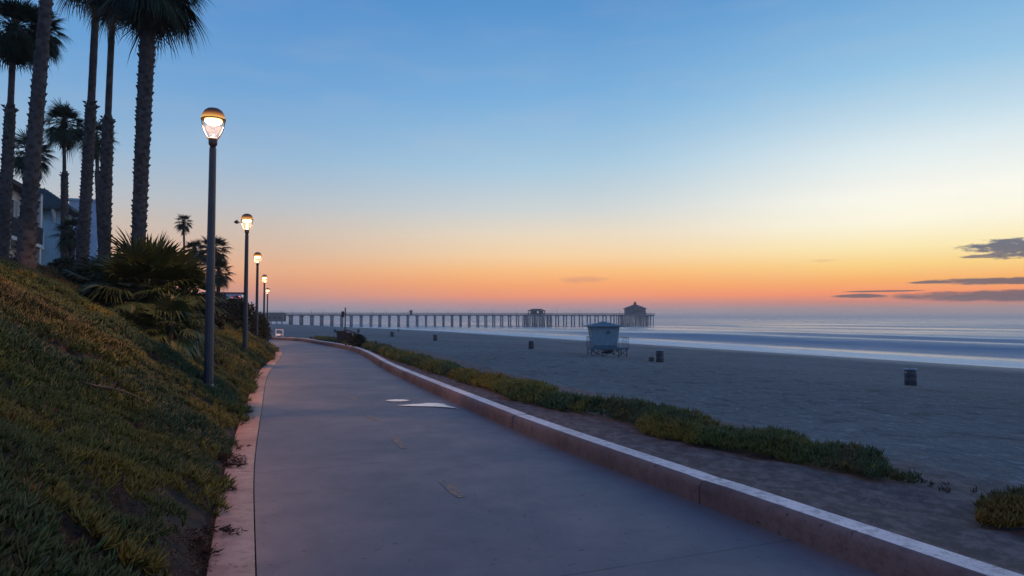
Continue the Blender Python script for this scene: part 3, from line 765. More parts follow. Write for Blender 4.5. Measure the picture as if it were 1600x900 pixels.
# the separate clump at the lower right
LV, LF, LC = [], [], []; off = 0
cA = T_of(1500, 812, .1); cB = T_of(1700, 850, .1)
def clumpf(s_): return np.interp(s_, [cB[0], cA[0] - .25, cA[0] + .1], [cB[1] - .25, cA[1] - .15, cA[1] + .35])
strip_patch(cB[0] - .6, cA[0] + .15, 900, .08, 7, clumpf, lambda s_: clumpf(s_) + np.interp(s_, [cA[0] - .4, cA[0] + .15], [1.1, .1]), .10)
o = link('ice_plant', np_mesh('ice_plant', np.vstack(LV), np.vstack(LF), col=np.clip(np.vstack(LC) * np.array([.72, .58, .7]), 0, 1)), M['ice'])
tag(o, 'separate ice plant clump on bare dirt beyond the end of the long planted band', 'ground cover', kind='thing')

# ------------------------------------------------------------------ palms
def unit(v): v = np.asarray(v, float); return v / (np.linalg.norm(v) + 1e-9)
def fan(mb_v, mb_f, origin, d, pet, Rr, nseg, spread, droop, fold=.0, split=.55, pw=.02):
    """one palmate leaf: petiole then a fan of pointed blades"""
    up = np.array([0, 0, 1.]); d = unit(d)
    side = np.cross(d, up); side = unit(side) if np.linalg.norm(side) > .05 else np.array([1., 0, 0])
    nrm = unit(np.cross(side, d))
    sag = -up * droop * pet * .35
    h1 = origin + d * pet * .5 + sag * .25; hub = origin + d * pet + sag
    dd = unit(d + sag / max(pet, .1) * 1.1)
    nrm = unit(np.cross(side, dd))
    b0 = len(mb_v)
    for p, w_ in ((origin, pw * 1.4), (h1, pw), (hub, pw)):
        mb_v.append(p + side * w_); mb_v.append(p - side * w_); mb_v.append(p - nrm * w_)
    for q in (0, 3):
        for (a_, b_) in ((0, 1), (1, 2), (2, 0)): mb_f.append((b0+q+a_, b0+q+b_, b0+q+3+b_)); mb_f.append((b0+q+a_, b0+q+3+b_, b0+q+3+a_))
    th = np.linspace(-spread, spread, nseg + 1)
    for i_ in range(nseg):
        tm = (th[i_] + th[i_+1]) / 2; L = Rr * (.72 + .28 * math.cos(tm * .75)) * random.uniform(.74, 1.1)
        e = lambda a_: unit(dd * math.cos(a_) + side * math.sin(a_) + nrm * (-fold * abs(math.sin(a_))))
        ea, eb, em = e(th[i_]), e(th[i_+1]), e(tm + random.uniform(-.02, .02))
        hw = L * split * math.sin((th[i_+1] - th[i_]) / 2)
        c1 = hub + em * L * split - up * droop * L * .10
        sd = unit(eb - ea)
        c2 = hub + em * L * .8 - up * droop * L * .26
        tip = hub + em * L - up * droop * L * random.uniform(.40, .62)
        b0 = len(mb_v)
        mb_v += [hub, c1 - sd * hw, c1 + sd * hw + nrm * hw * .35, c2 - sd * hw * .5, c2 + sd * hw * .5, tip]
        mb_f += [(b0, b0+1, b0+2), (b0+1, b0+3, b0+4), (b0+1, b0+4, b0+2), (b0+3, b0+5, b0+4)]

def crown_mesh(name, center, n, pet, Rr, nseg, lo=-55, hi=80, droop=.5, spread=1.75, seedoff=0, bottom=None):
    V, Fs = [], []
    for i_ in range(n):
        f = (i_ + .5) / n; e = R(hi + (lo - hi) * f ** .85) + random.uniform(-.12, .12); a_ = i_ * 2.39996 + random.uniform(-.25, .25) + seedoff
        d = np.array([math.cos(a_)*math.cos(e), math.sin(a_)*math.cos(e), math.sin(e)])
        sc_ = random.uniform(.85, 1.12)
        fan(V, Fs, np.asarray(center) + d * .08, d, pet * sc_ * (.75 + .25 * f), Rr * sc_, nseg, spread, droop * (.5 + f) * random.uniform(.7, 1.5), fold=.15, pw=.022, split=.45)
    return np.array(V), np.array(Fs)

def palm(base, top, rb, rt, crown_r, nfr=34, nseg=20, boots=None, label='', group='tall fan palms on the bank', skirt=True, skirt_len=1.0,
         n_skirt=26, name='fan_palm', droop=.55, tris=True, slim=None, bdens=1.0, lo=-55):
    base = np.asarray(base, float); top = np.asarray(top, float)
    root = empty(name, base, label=label, cat='palm tree', group=group)
    H = top[2] - base[2]; V, Fs = [], []; nr = 14; NL = max(12, int(H / .22))
    bend = rng.normal(0, .005 * H, 2)
    cpt = lambda u: (top - base) * u + np.array([bend[0] * math.sin(math.pi*u), bend[1] * math.sin(math.pi*u), 0])
    z_smooth = boots if boots is not None else 1.1                     # fraction of the height where leaf bases end
    def rad(u):
        r = rb + (rt - rb) * min(1, u / .9) + rb * .28 * math.exp(-u * H / .45)
        if u > z_smooth: r *= slim or .66
        return r
    tb = MB(); pts = []; rr = []
    for i_ in range(NL + 1):
        u = i_ / NL; pts.append(cpt(u)); rr.append(rad(u) * (1 + random.uniform(-.03, .03)))
    tb.tube(pts, rr, nr, smooth=True)
    # old leaf bases: short upturned wedges in spirals
    zb = min(z_smooth, 1.0); nb = int(H * zb * 34 * bdens * (rb / .2))
    for q in range(nb):
        u = (q + .5) / nb * zb; a_ = q * 2.39996 + random.uniform(-.2, .2); r = rad(u); c_ = cpt(u)
        o_ = np.array([math.cos(a_), math.sin(a_), 0]); sd = np.array([-o_[1], o_[0], 0]); k_ = r * random.uniform(.28, .42)
        p0 = c_ + o_ * r * .92; out = random.uniform(.10, .34) * r + .012
        if u > zb - .25 / H and zb < 1: out *= 2.0
        tb.add([p0 - sd*k_ - np.array([0,0,k_*.9]), p0 + sd*k_ - np.array([0,0,k_*.9]), p0 + o_*out + sd*k_*.55 + np.array([0,0,k_*.7]), p0 + o_*out - sd*k_*.55 + np.array([0,0,k_*.7]),
                p0 + np.array([0,0,k_*.95])], [(0,1,2,3), (3,2,4), (1,4,2), (0,3,4)])
    tb.build('trunk', M['bark'], root)
    ct = top - base
    V, Fs = crown_mesh('crown', ct, int(nfr * 1.5), crown_r * .48, crown_r * .55, int(nseg * 1.4), droop=droop, seedoff=random.uniform(0, 6), lo=lo)
    link('crown', np_mesh('crown', V, Fs), M['frond'], root)
    if skirt:
        V, Fs = [], []
        for i_ in range(n_skirt):
            e = R(random.uniform(-88, -50)); a_ = i_ * 2.4 + random.uniform(-.3, .3)
            d = np.array([math.cos(a_)*math.cos(e), math.sin(a_)*math.cos(e), math.sin(e)])
            org = ct + np.array([math.cos(a_)*rt*.8, math.sin(a_)*rt*.8, -random.uniform(0, skirt_len * .75)])
            fan(V, Fs, org, d, crown_r * .22, crown_r * .36, max(8, nseg // 2), .75, .5, fold=.5, pw=.02)
        link('dead_frond_skirt', np_mesh('dead_frond_skirt', np.array(V), np.array(Fs)), M['dead'], root)
    return root

def palm_px(bpx, Y, tpx, wb, wt, cr_px, **kw):
    """trunk foot at pixel bpx, crown centre at tpx, both at distance Y; widths in pixels there"""
    b_ = PY(bpx[0], bpx[1], Y); b_[2] = bank_z(b_[0], b_[1]) - .15; t_ = PY(tpx[0], tpx[1], Y); k_ = Y / F
    return palm(b_, t_, wb*k_/2, wt*k_/2, cr_px * k_, **kw)

palm_px((2, 425), 23, (22, 42), 18, 14, 66, boots=.68, slim=.62, label='tall palm at the photo\'s left edge with a shaggy brown skirt', skirt_len=.7, nfr=36)
palm_px((37, 432), 15.8, (90, -190), 25, 15, 120, label='thickest palm trunk, leaning in front of the grey balcony house', nfr=34, skirt_len=1.2)
palm_px((126, 435), 24, (153, -62), 17, 14, 82, boots=.56, slim=.74, label='tall palm with a smooth upper trunk passing in front of the blue tower block', nfr=36, skirt_len=.8)
palm_px((163, 430), 22.5, (178, -18), 18, 15, 58, boots=.575, slim=.60, label='slim palm whose rough old leaf bases stop abruptly halfway up', nfr=34, skirt_len=.6)
palm_px((214, 430), 21.5, (236, -34), 19, 22, 94, label='palm trunk rising straight out of the big fan palm bush', nfr=44, nseg=24, skirt_len=1.1, n_skirt=44, lo=-50)
palm_px((40, 430), 29, (60, 40), 12, 10, 48, boots=.5, label='palm hidden behind the thickest leaning trunk, crown showing around it', nfr=30)
palm_px((102, 432), 34, (100, 192), 12, 9, 40, boots=.72, slim=.55, label='shorter palm with a round crown between two tall trunks', skirt_len=.8, nseg=16, n_skirt=20)
palm_px((47, 425), 42, (46, 236), 9, 8, 42, boots=.8, label='small drooping palm rising above the grey house roof', nseg=14, nfr=30)
palm_px((165, 425), 40, (150, 212), 9, 8, 34, boots=.8, label='small palm peeping out behind the slim trunk', nseg=14, nfr=28)
palm_px((112, 430), 31, (112, 362), 9, 8, 32, label='low bushy palm in front of the teal house', nseg=14, nfr=26, skirt=False, name='fan_palm')
FARG = 'distant palms above the shrubs'
palm_px((288, 440), 62, (287, 346), 3.2, 3.0, 16, label='thin distant palm with a tiny crown high on the sky', group=FARG, nseg=10, nfr=24, n_skirt=10, skirt_len=1.3, bdens=.3)
palm_px((304, 460), 52, (304, 390), 6, 5, 21, label='distant palm just left of the nearest lamp post', group=FARG, nseg=12, nfr=30, bdens=.3, n_skirt=12)
palm_px((334, 470), 48, (333, 388), 7, 6, 31, label='distant palm behind the nearest lamp post, taller crown', group=FARG, nseg=12, nfr=34, bdens=.3, n_skirt=12)
palm_px((339, 480), 44, (342, 424), 6, 6, 26, label='distant palm with its crown below another on the right of the lamp post', group=FARG, nseg=12, nfr=30, bdens=.3, skirt=False)

# big young fan palm bush on the bank
def fan_bush(px, py, Y, r_px, n, nseg, label, up=.1, lo=-70):
    c_ = PY(px, py, Y); gz = bank_z(c_[0], c_[1]); rr = r_px * Y / F
    root = empty('fan_palm_bush', (c_[0], c_[1], gz - .05), label=label, cat='fan palm', group='bushy fan palms on the bank')
    tb = MB(); tb.tube([(0,0,0), (0,0,max(.15, c_[2]-gz))], [.07, .06], 8); tb.build('trunk', M['stem'], root)
    V, Fs = [], []
    for i_ in range(n):
        f = (i_ + .5) / n; e = R(78 + (lo - 78) * f) + random.uniform(-.15, .15); a_ = i_ * 2.39996 + random.uniform(-.3, .3)
        d = np.array([math.cos(a_)*math.cos(e), math.sin(a_)*math.cos(e), math.sin(e)]); s_ = random.uniform(.85, 1.1)
        fan(V, Fs, np.array([0, 0, max(.15, c_[2]-gz) - .1 * f]), d, rr * .47 * s_, rr * .58 * s_, nseg, 1.55, .28 + .5 * f, fold=.12, split=.62, pw=.014)
    link('crown', np_mesh('crown', np.array(V), np.array(Fs)), M['frondfan'], root)
    return root
fan_bush(232, 455, 17.5, 112, 64, 34, 'largest fan palm bush, round and dark, in front of a tall trunk', lo=-45)
fan_bush(178, 450, 18.5, 80, 40, 30, 'fan palm bush filling the left flank of the largest one', lo=-60)
fan_bush(284, 456, 17.8, 70, 36, 28, 'fan palm bush whose tips reach the nearest lamp post, right of the largest one', lo=-60)
fan_bush(268, 500, 16.2, 62, 26, 24, 'low fan palm bush drooping towards the nearest lamp post', lo=-75)
fan_bush(205, 512, 15.6, 48, 20, 22, 'small fan palm bush under the largest one', lo=-75)

# ------------------------------------------------------------------ shrubs
def shrub(px, py, Y, wpx, hpx, label, n=2600, leaf=.09, group='dark shrubs on the bank', mt='shrub', gz=None, name='shrub'):
    c_ = PY(px, py, Y); g = bank_z(c_[0], c_[1]) if gz is None else gz; k_ = Y / F; rx = wpx * k_ / 2; top = c_[2] + hpx * k_ / 2; bot = min(g, c_[2] - hpx * k_ / 2)
    root = empty(name, (c_[0], c_[1], g - .05), label=label, cat='shrub', group=group)
    H = max(top - g, .3)
    sm = MB()
    for q in range(5):
        a_ = q * 1.3; sm.tube([(0,0,0), (math.cos(a_)*rx*.3, math.sin(a_)*rx*.3, H*.4), (math.cos(a_)*rx*.55, math.sin(a_)*rx*.55, H*.7)], [.04, .03, .012], 5)
    sm.build('stem', M['stem'], root)
    # clumps, then leaves around the clump centres
    nc = 26; th = rng.uniform(0, 2*math.pi, nc); rr = rng.uniform(.0, .8, nc) ** .6; hz = rng.uniform(.12, .88, nc)
    prof_ = np.sqrt(np.clip(1 - (hz * 1.05 - .35) ** 2 / .5, .1, 1))
    cc_ = np.c_[np.cos(th)*rr*rx*prof_, np.sin(th)*rr*rx*prof_, hz * H]; cr_ = rng.uniform(.18, .34, nc) * min(rx, H)
    idx = rng.integers(0, nc, n); dirs = rng.normal(0, 1, (n, 3)); dirs /= np.linalg.norm(dirs, axis=1, keepdims=True)
    P = cc_[idx] + dirs * (cr_[idx] * rng.uniform(.35, 1.0, n) ** .4)[:, None]
    A = unit_rows(dirs + rng.normal(0, .6, (n, 3))); B = unit_rows(np.cross(A, rng.normal(0, 1, (n, 3))))
    L = leaf * rng.uniform(.7, 1.5, n)[:, None]
    V = np.stack([P - B*L*.32, P + A*L*.4 , P + B*L*.32 + A*L*.35, P + A*L], 1)
    V = np.stack([P, P + A*L*.45 + B*L*.26, P + A*L, P + A*L*.45 - B*L*.26], 1).reshape(-1, 3)
    link('foliage', np_mesh('foliage', V, np.arange(4*n).reshape(-1, 4)), M[mt], root)
    return root
def unit_rows(a_): return a_ / (np.linalg.norm(a_, axis=1, keepdims=True) + 1e-9)
shrub(350, 500, 34, 44, 60, 'round shrub between the nearest and the second lamp post', 4200, .13)
shrub(372, 488, 38, 42, 52, 'shrub behind the second lamp post', 3600, .14)
shrub(330, 510, 29, 46, 56, 'shrub close behind the nearest lamp post', 3600, .12)
shrub(398, 505, 46, 40, 48, 'shrub between the second and the third lamp post', 3200, .16)
shrub(345, 468, 44, 30, 26, 'small shrub under the two distant palm crowns', 1800, .15)
shrub(368, 474, 52, 44, 26, 'shrub in front of the red lit building', 2200, .18)
shrub(410, 512, 56, 26, 34, 'loose shrub around the third lamp post', 1500, .17)
shrub(12, 430, 20, 60, 26, 'low shrub around the foot of the left edge palm', 2600, .10)
shrub(78, 432, 21, 70, 24, 'low shrub in front of the teal house', 2800, .10)
shrub(128, 440, 20, 60, 36, 'shrub around the foot of the palm before the tower block', 3000, .10)
shrub(95, 418, 30, 50, 34, 'taller shrub beside the low bushy palm', 2600, .13)
shrub(300, 478, 30, 50, 40, 'shrub behind the largest fan palm bush', 2600, .13)
shrub(160, 470, 16.8, 70, 46, 'dark undergrowth left of the largest fan palm bush', 3600, .10)
shrub(245, 478, 18.6, 140, 66, 'dark undergrowth behind the largest fan palm bush', 5200, .10)
shrub(240, 530, 17, 90, 50, 'dark undergrowth below the largest fan palm bush', 4200, .09)

# ------------------------------------------------------------------ street lamps
def lamp_parts(root, H=5.55, light=45.0):
    m1 = MB()
    m1.tube([(0,0,.10), (0,0,.14), (0,0,H*.5), (0,0,H)], [.098, .096, .084, .070], 12, smooth=False)
    m1.build('pole', M['post'], root)
    m2 = MB(); m2.box((0,0,.015), (.34,.34,.03), bev=.008); m2.lathe([(.15,.03),(.15,.07),(.125,.10),(.104,.16),(.10,.17)], n=16)
    for sx in (-1, 1):
        for sy in (-1, 1): m2.lathe([(.018,.03),(.018,.075),(.0,.08)], (sx*.135, sy*.135, 0), 6)
    m2.build('base_plate', M['steel'], root)
    m3 = MB(); m3.lathe([(.058,H),(.058,H+.05),(.075,H+.06),(.088,H+.10),(.088,H+.20),(.078,H+.22)], n=16); m3.build('collar', M['bronze'], root)
    z0 = H + .20
    m4 = MB()
    for sx in (-1, 1):
        pts = [(sx*.07,0,z0-.03), (sx*.135,0,z0+.06), (sx*.20,0,z0+.20), (sx*.232,0,z0+.36), (sx*.238,0,z0+.44)]
        m4.tube(pts, .013, 8)
    m4.build('yoke', M['bronze'], root)
    m5 = MB(); m5.lathe([(.222,z0+.398),(.245,z0+.400),(.245,z0+.412),(.236,z0+.42)], n=28); m5.build('rim', M['dome'], root)
    m5 = MB(); m5.lathe([(.237,z0+.42),(.234,z0+.46),(.224,z0+.50),(.205,z0+.54),(.175,z0+.592),(.12,z0+.635),(.05,z0+.655),(.0,z0+.658)], n=28)
    m5.build('dome', M['amber'], root)
    m6 = MB(); gl_ = [(.075,z0),(.11,z0+.06),(.165,z0+.17),(.20,z0+.29),(.215,z0+.40)]
    m6.lathe(gl_ + [(.212,z0+.40)] + [(r_-.003, z_) for r_, z_ in gl_[::-1]][1:], n=28); g_ = m6.build('glass_bowl', M['lampglass'], root)
    m7 = MB(); m7.lathe([(.0,z0+.29),(.06,z0+.295),(.11,z0+.312),(.15,z0+.34),(.17,z0+.37),(.17,z0+.385),(.0,z0+.386)], n=24); m7.build('lens', M['bulb'], root)
    ld = bpy.data.lights.new('lamp_light', 'SPOT'); ld.energy = light; ld.color = (1.0, .45, .21); ld.shadow_soft_size = .035
    ld.spot_size = R(146); ld.spot_blend = .5
    lo_ = bpy.data.objects.new('lamp_light', ld); C.objects.link(lo_); lo_.parent = root; lo_.location = (0, 0, z0 + .335)
LG = 'street lamps along the planted bank'
LIGHT = 850.0
def lamp_at(px, Y, head_y, label, light=LIGHT):
    p = PY(px, 500, Y); g = bank_z(p[0], p[1])
    top = PY(px, head_y, Y)[2]                       # top of the dome
    root = empty('street_lamp', (p[0], p[1], g - .02), label=label, cat='street lamp', group=LG, rz=random.uniform(-.1, .1))
    lamp_parts(root, H=top - .855 - (g - .02), light=light); return root
L1 = lamp_at(327.5, 14.2, 169, 'nearest and tallest lit street lamp on a dark round pole')
L2 = lamp_at(383.5, 27.5, 334, 'second lit street lamp, a small fixture sticking out beside its head')
lamp_at(401, 40.5, 394, 'third lit street lamp counted from the nearest')
lamp_at(412.3, 58, 429, 'fourth lit street lamp counted from the nearest')
lamp_at(417.5, 78, 450, 'fifth and farthest lit street lamp beside the bend of the path')
# the row goes on behind the viewpoint and its light reaches the path here
_s0, _t0 = st_of(L1.location.x, L1.location.y)
_x, _y = pos(max(1.0, _s0 - 13.6), _t0)
L0 = empty('street_lamp', (float(_x), float(_y), bank_z(float(_x), float(_y)) - .02), label='lit street lamp of the same row standing beside the viewpoint', cat='street lamp', group=LG)
lamp_parts(L0, H=5.2, light=LIGHT * .35)
fx = MB(); z_ = 6.2
# small floodlight on a bracket at the second lamp
h2 = PY(383.5, 347, 27.5)[2] - L2.location.z
fx = MB(); fx.tube([(-.24,0,h2), (-.36,0,h2-.01)], .015, 6); fx.build('bracket', M['bronze'], L2)
fx = MB(); fx.tube([(-.34,0,h2-.03), (-.42,0,h2+.01), (-.52,0,h2)], [.03, .085, .03], 10); fx.build('sensor', M['bronze'], L2)

# ------------------------------------------------------------------ beach barrels
def barrel_parts(root, hgt=.9, tilt=0):
    m1 = MB(); r = .29
    pr = [(.0,.02),(r-.01,.02),(r,.035)]
    for zz in (.3, .6): pr += [(r, zz*hgt/.9-.02), (r+.012, zz*hgt/.9), (r, zz*hgt/.9+.02)]
    pr += [(r, hgt-.03)]
    m1.lathe(pr, n=20); m1.build('drum', M['barrel'], root)
    m2 = MB(); m2.lathe([(r+.001,hgt-.05),(r+.03,hgt-.04),(r+.04,hgt-.01),(r+.02,hgt+.01),(r-.03,hgt-.01),(r-.05,hgt-.06),(0,hgt-.25)], n=20)
    m2.build('rim', M['rim'], root)
def copy_tree(o_, parent=None):
    c_ = o_.copy(); C.objects.link(c_)
    if parent is not None: c_.parent = parent
    for ch in list(o_.children): copy_tree(ch, c_)
    return c_
BG = 'rubbish barrels on the sand'
p = G(1423, 602.5); b0 = empty('litter_barrel', (p[0], p[1], p[2] - .03), label='dark rubbish barrel nearest the viewpoint, with a pale rim', cat='barrel', group=BG); barrel_parts(b0); b0.scale = (1.18,)*3
bagm = MB(); bagm.box((-.3,-.1,.74), (.1,.05,.12)); bagm.build('liner_corner', M['bag'], b0)
for (px, py, lab, kx) in [(1031, 565.5, 'rubbish barrel right of the lifeguard tower with a small item beside it', 1.0),
                      (830, 545, 'rubbish barrel on the sand left of the lifeguard tower', 1.0),
                      (680, 532.3, 'rubbish barrel on the sand below the middle of the pier', 1.0),
                      (612.5, 526, 'rubbish barrel just beyond the planted band, right of the dark bins', 1.0),
                      (523.5, 519.5, 'far rubbish barrel left of the tall bare pole', .9),
                      (622.5, 518, 'far rubbish barrel at the waterline under the pier', .9),
                      (560, 520, 'far rubbish barrel above the dark bins', .9)]:
    p = G(px, py); c_ = copy_tree(b0); c_.location = (p[0], p[1], p[2] - .03); c_['label'] = lab; c_.scale = (kx*1.12,)*3
    for ch in list(c_.children):
        if ch.name.startswith('liner'): bpy.data.objects.remove(ch)
p = G(1021.5, 564.5); bx_ = MB(); bx_.box((0,0,.17), (.42,.3,.34), .3, bev=.05); bx_.tube([(-.12,0,.34),(0,0,.43),(.12,0,.34)], .015, 6)
o = bx_.build('cool_box', M['barrel']); o.location = (p[0]-.2, p[1], p[2]+.0); tag(o, 'small dark box left beside a rubbish barrel on the sand', 'box')

# ------------------------------------------------------------------ lifeguard tower
p = G(942, 556); TY = p[1]; k_ = TY / F
tw = empty('lifeguard_tower', (p[0], p[1], p[2] - .03), label='blue lifeguard tower with flared walls and a hip roof on crossed stilts', cat='lifeguard tower')
def px2(px, py): q = PY(px, py, TY); return q[0] - p[0], q[2] - (p[2] - .03)
zb = px2(0, 541.5)[1]; zt = px2(0, 510)[1]; za = px2(0, 502)[1]
xb0, xb1 = px2(922, 0)[0], px2(957.5, 0)[0]; xt0, xt1 = px2(918, 0)[0], px2(961.5, 0)[0]
cxm = (xb0 + xb1) / 2; hb = (xb1 - xb0) / 2; ht = (xt1 - xt0) / 2
cab = MB()
cab.add([(cxm-hb,-hb,zb),(cxm+hb,-hb,zb),(cxm+hb,hb,zb),(cxm-hb,hb,zb),(cxm-ht,-ht,zt),(cxm+ht,-ht,zt),(cxm+ht,ht,zt),(cxm-ht,ht,zt)],
        [(3,2,1,0),(4,5,6,7),(0,1,5,4),(1,2,6,5),(2,3,7,6),(3,0,4,7)])
cab.build('cabin', M['towerwall'], tw)
def onfront(x_, u, off_): 
    y_ = -(hb + (ht - hb) * u) - off_; return (cxm + x_, y_, zb + (zt - zb) * u)
for (x0, x1) in ():
    sh = MB(); A_ = [onfront(x0*1.0, .50, .03), onfront(x1*1.0, .50, .03), onfront(x1*1.04, .93, .03), onfront(x0*1.04, .93, .03)]
    B_ = [(a_[0], a_[1]+.025, a_[2]) for a_ in A_]
    sh.add(A_ + B_, [(0,1,2,3),(4,7,6,5),(0,4,5,1),(1,5,6,2),(2,6,7,3),(3,7,4,0)]); sh.build('shutter', M['towerwall'], tw)
lg = MB(); lg.lathe([(.0,0),(.16,0)], (0,0,0), 14); 
em = MB(); c_ = onfront(.32, .72, .065); 
em.box((c_[0], c_[1], c_[2]), (.3,.02,.26), bev=.004); em.box((c_[0]-.2, c_[1], c_[2]-.12), (.2,.018,.1)); em.build('emblem', M['towertrim'], tw)
kb = MB(); a_ = onfront(0, 0.02, .012); kb.box((cxm, a_[1], zb+.1), (2*hb+.05,.03,.14)); kb.build('skirting_board', M['towertrim'], tw)
rf = MB(); hr = px2(968.5, 0)[0] - cxm; e = .05
rf.add([(cxm-hr,-hr,zt-.02),(cxm+hr,-hr,zt-.02),(cxm+hr,hr,zt-.02),(cxm-hr,hr,zt-.02),(cxm-hr,-hr,zt+.05),(cxm+hr,-hr,zt+.05),(cxm+hr,hr,zt+.05),(cxm-hr,hr,zt+.05),
        (cxm-hr*.62,-hr*.62,zt+.20),(cxm+hr*.62,-hr*.62,zt+.20),(cxm+hr*.62,hr*.62,zt+.20),(cxm-hr*.62,hr*.62,zt+.20),(cxm,0,za)],
       [(3,2,1,0),(0,1,5,4),(1,2,6,5),(2,3,7,6),(3,0,4,7),(4,5,9,8),(5,6,10,9),(6,7,11,10),(7,4,8,11),(8,9,12),(9,10,12),(10,11,12),(11,8,12)])
rf.build('roof', M['towerroof'], tw)
dk = MB(); dx0, dx1 = px2(916.5, 0)[0], px2(974, 0)[0]; dk.box(((dx0+dx1)/2, 0, zb-.06), (dx1-dx0, 2*hb+1.5, .11)); dk.box(((dx0+dx1)/2, -(hb+.7), zb-.17), (dx1-dx0-.1, .07, .12)); dk.build('platform', M['towertrim'], tw)
yr = hb + .72
for sy in (-1, 1):
    for i_, lx in enumerate((dx0+.15, cxm-.35, cxm+1.25, dx1-.2)):
        lm = MB(); lm.bar((lx, sy*(yr-.12), 0), (lx, sy*(yr-.12), zb-.12), .045, n=6); lm.build('leg', M['timber'], tw)
    for (xa, xb_) in ((dx0+.15, cxm-.35), (cxm-.35, cxm+1.25), (cxm+1.25, dx1-.2)):
        bm = MB(); bm.bar((xa, sy*(yr-.06), .1), (xb_, sy*(yr-.06), zb-.2), .032, n=5); bm.bar((xb_, sy*(yr-.02), .1), (xa, sy*(yr-.02), zb-.2), .032, n=5); bm.build('cross_brace', M['timber'], tw)
def railing(xa, xb_, y0, y1, nm='railing'):
    rm = MB(); n = max(2, int((abs(xb_-xa)+abs(y1-y0)) / .8) + 1)
    for q in np.linspace(0, 1, n): x_ = xa+(xb_-xa)*q; y_ = y0+(y1-y0)*q; rm.bar((x_, y_, zb), (x_, y_, zb+.95), .02, n=5)
    for zz in (.95, .5): rm.bar((xa, y0, zb+zz), (xb_, y1, zb+zz), .018, n=5)
    rm.build(nm, M['rail'], tw)
railing(cxm+hb+.05, dx1-.05, -yr, -yr); railing(dx1-.05, dx1-.05, -yr, yr); railing(dx0+.04, dx0+.04, -yr, yr); railing(dx0+.05, cxm-hb-.02, -yr, -yr); railing(dx0+.05, dx1-.05, yr, yr)
rp = MB(); rp.add([(dx1,-.5,zb-.02),(dx1,.5,zb-.02),(dx1+2.6,.5,.05),(dx1+2.6,-.5,.05),(dx1,-.5,zb-.1),(dx1,.5,zb-.1),(dx1+2.6,.5,-.03),(dx1+2.6,-.5,-.03)],
      [(0,3,2,1),(4,5,6,7),(0,1,5,4),(1,2,6,5),(2,3,7,6),(3,0,4,7)])
# the ramp leads away on the seaward side
rp = MB(); rp.add([(cxm+.6,yr,zb-.02),(cxm+1.5,yr,zb-.02),(cxm+1.5,yr+3.4,.05),(cxm+.6,yr+3.4,.05),(cxm+.6,yr,zb-.1),(cxm+1.5,yr,zb-.1),(cxm+1.5,yr+3.4,-.03),(cxm+.6,yr+3.4,-.03)],
      [(0,1,2,3),(4,7,6,5),(0,4,5,1),(1,5,6,2),(2,6,7,3),(3,7,4,0)]); rp.build('ramp', M['timber'], tw)

# ------------------------------------------------------------------ pier
PYL, PYR = 480.0, 540.0; DZK = CAMZ + 2.35                    # deck top level
def pier_pt(px):
    """point of the pier axis seen at pixel column px"""
    xl, xr = (425 - 800) / F * PYL, (1018 - 800) / F * PYR; r_ = (px - 800) / F
    # (xl + u dx) = r (PYL + u dy)
    dx, dy = xr - xl, PYR - PYL; u = (r_ * PYL - xl) / (dx - r_ * dy); return np.array((xl + u*dx, PYL + u*dy))
pa, pb = pier_pt(425), pier_pt(1018); ax = unit(pb - pa); nx_ = np.array((-ax[1], ax[0])); rzp = math.atan2(ax[1], ax[0]); PL = float(np.linalg.norm(pb - pa))
pr_ = empty('pier', (pa[0], pa[1], -5.0), rz=rzp, label='long pier on many slender piles reaching out over the sea', cat='pier')
HD = DZK + 5.0
def lx_(px): return float(np.linalg.norm(pier_pt(px) - pa)) * (1 if px >= 425 else -1)
W_P = 7.6
d_ = MB(); d_.box((PL/2, W_P/2, HD-.35), (PL, W_P+.9, .55)); d_.box((PL/2, W_P/2, HD-.85), (PL-1, W_P*.55, .45)); d_.build('deck', M['pierconc'], pr_)
m_a, m_b = lx_(820), lx_(862)
d_ = MB(); d_.box(((m_a+m_b)/2, W_P/2, HD-.34), (m_b-m_a, W_P+7, .6)); d_.box(((m_a+m_b)/2, W_P/2, HD-.95), (m_b-m_a-2, W_P+5, .5)); d_.build('widened_deck', M['pierconc'], pr_)
e_a, e_b = lx_(971), lx_(1018)
d_ = MB(); d_.box(((e_a+e_b)/2, W_P/2, HD-.33), (e_b-e_a, W_P+13, .62)); d_.box(((e_a+e_b)/2, W_P/2, HD-.95), (e_b-e_a-1.5, W_P+11, .5)); d_.build('pier_head', M['pierconc'], pr_)
def pier_rail(x0, x1, y_):
    rm = MB(); n = int((x1-x0)/2.4)
    for q in range(n+1): x_ = x0+(x1-x0)*q/n; rm.box((x_, y_, HD+.45), (.16,.1,1.05))
    for zz in (.38, .68, 1.0): rm.box(((x0+x1)/2, y_, HD+zz), (x1-x0, .09, .10))
    rm.build('railing', M['timber'], pr_)
pier_rail(0, PL, -.3); pier_rail(0, PL, W_P+.3); pier_rail(m_a, m_b, -3.3); pier_rail(e_a, e_b, -6.2)
bents = [454, 470.5, 487, 502.5, 518.5, 534, 549, 564.5, 580, 594, 609, 623.5, 638, 652.5, 666.5, 680.5, 694, 707.5, 721, 734.5, 748, 760.5, 773, 785.5, 798, 810.5]
x_ = 823.0
while x_ < 975: bents.append(x_); x_ += 12.4
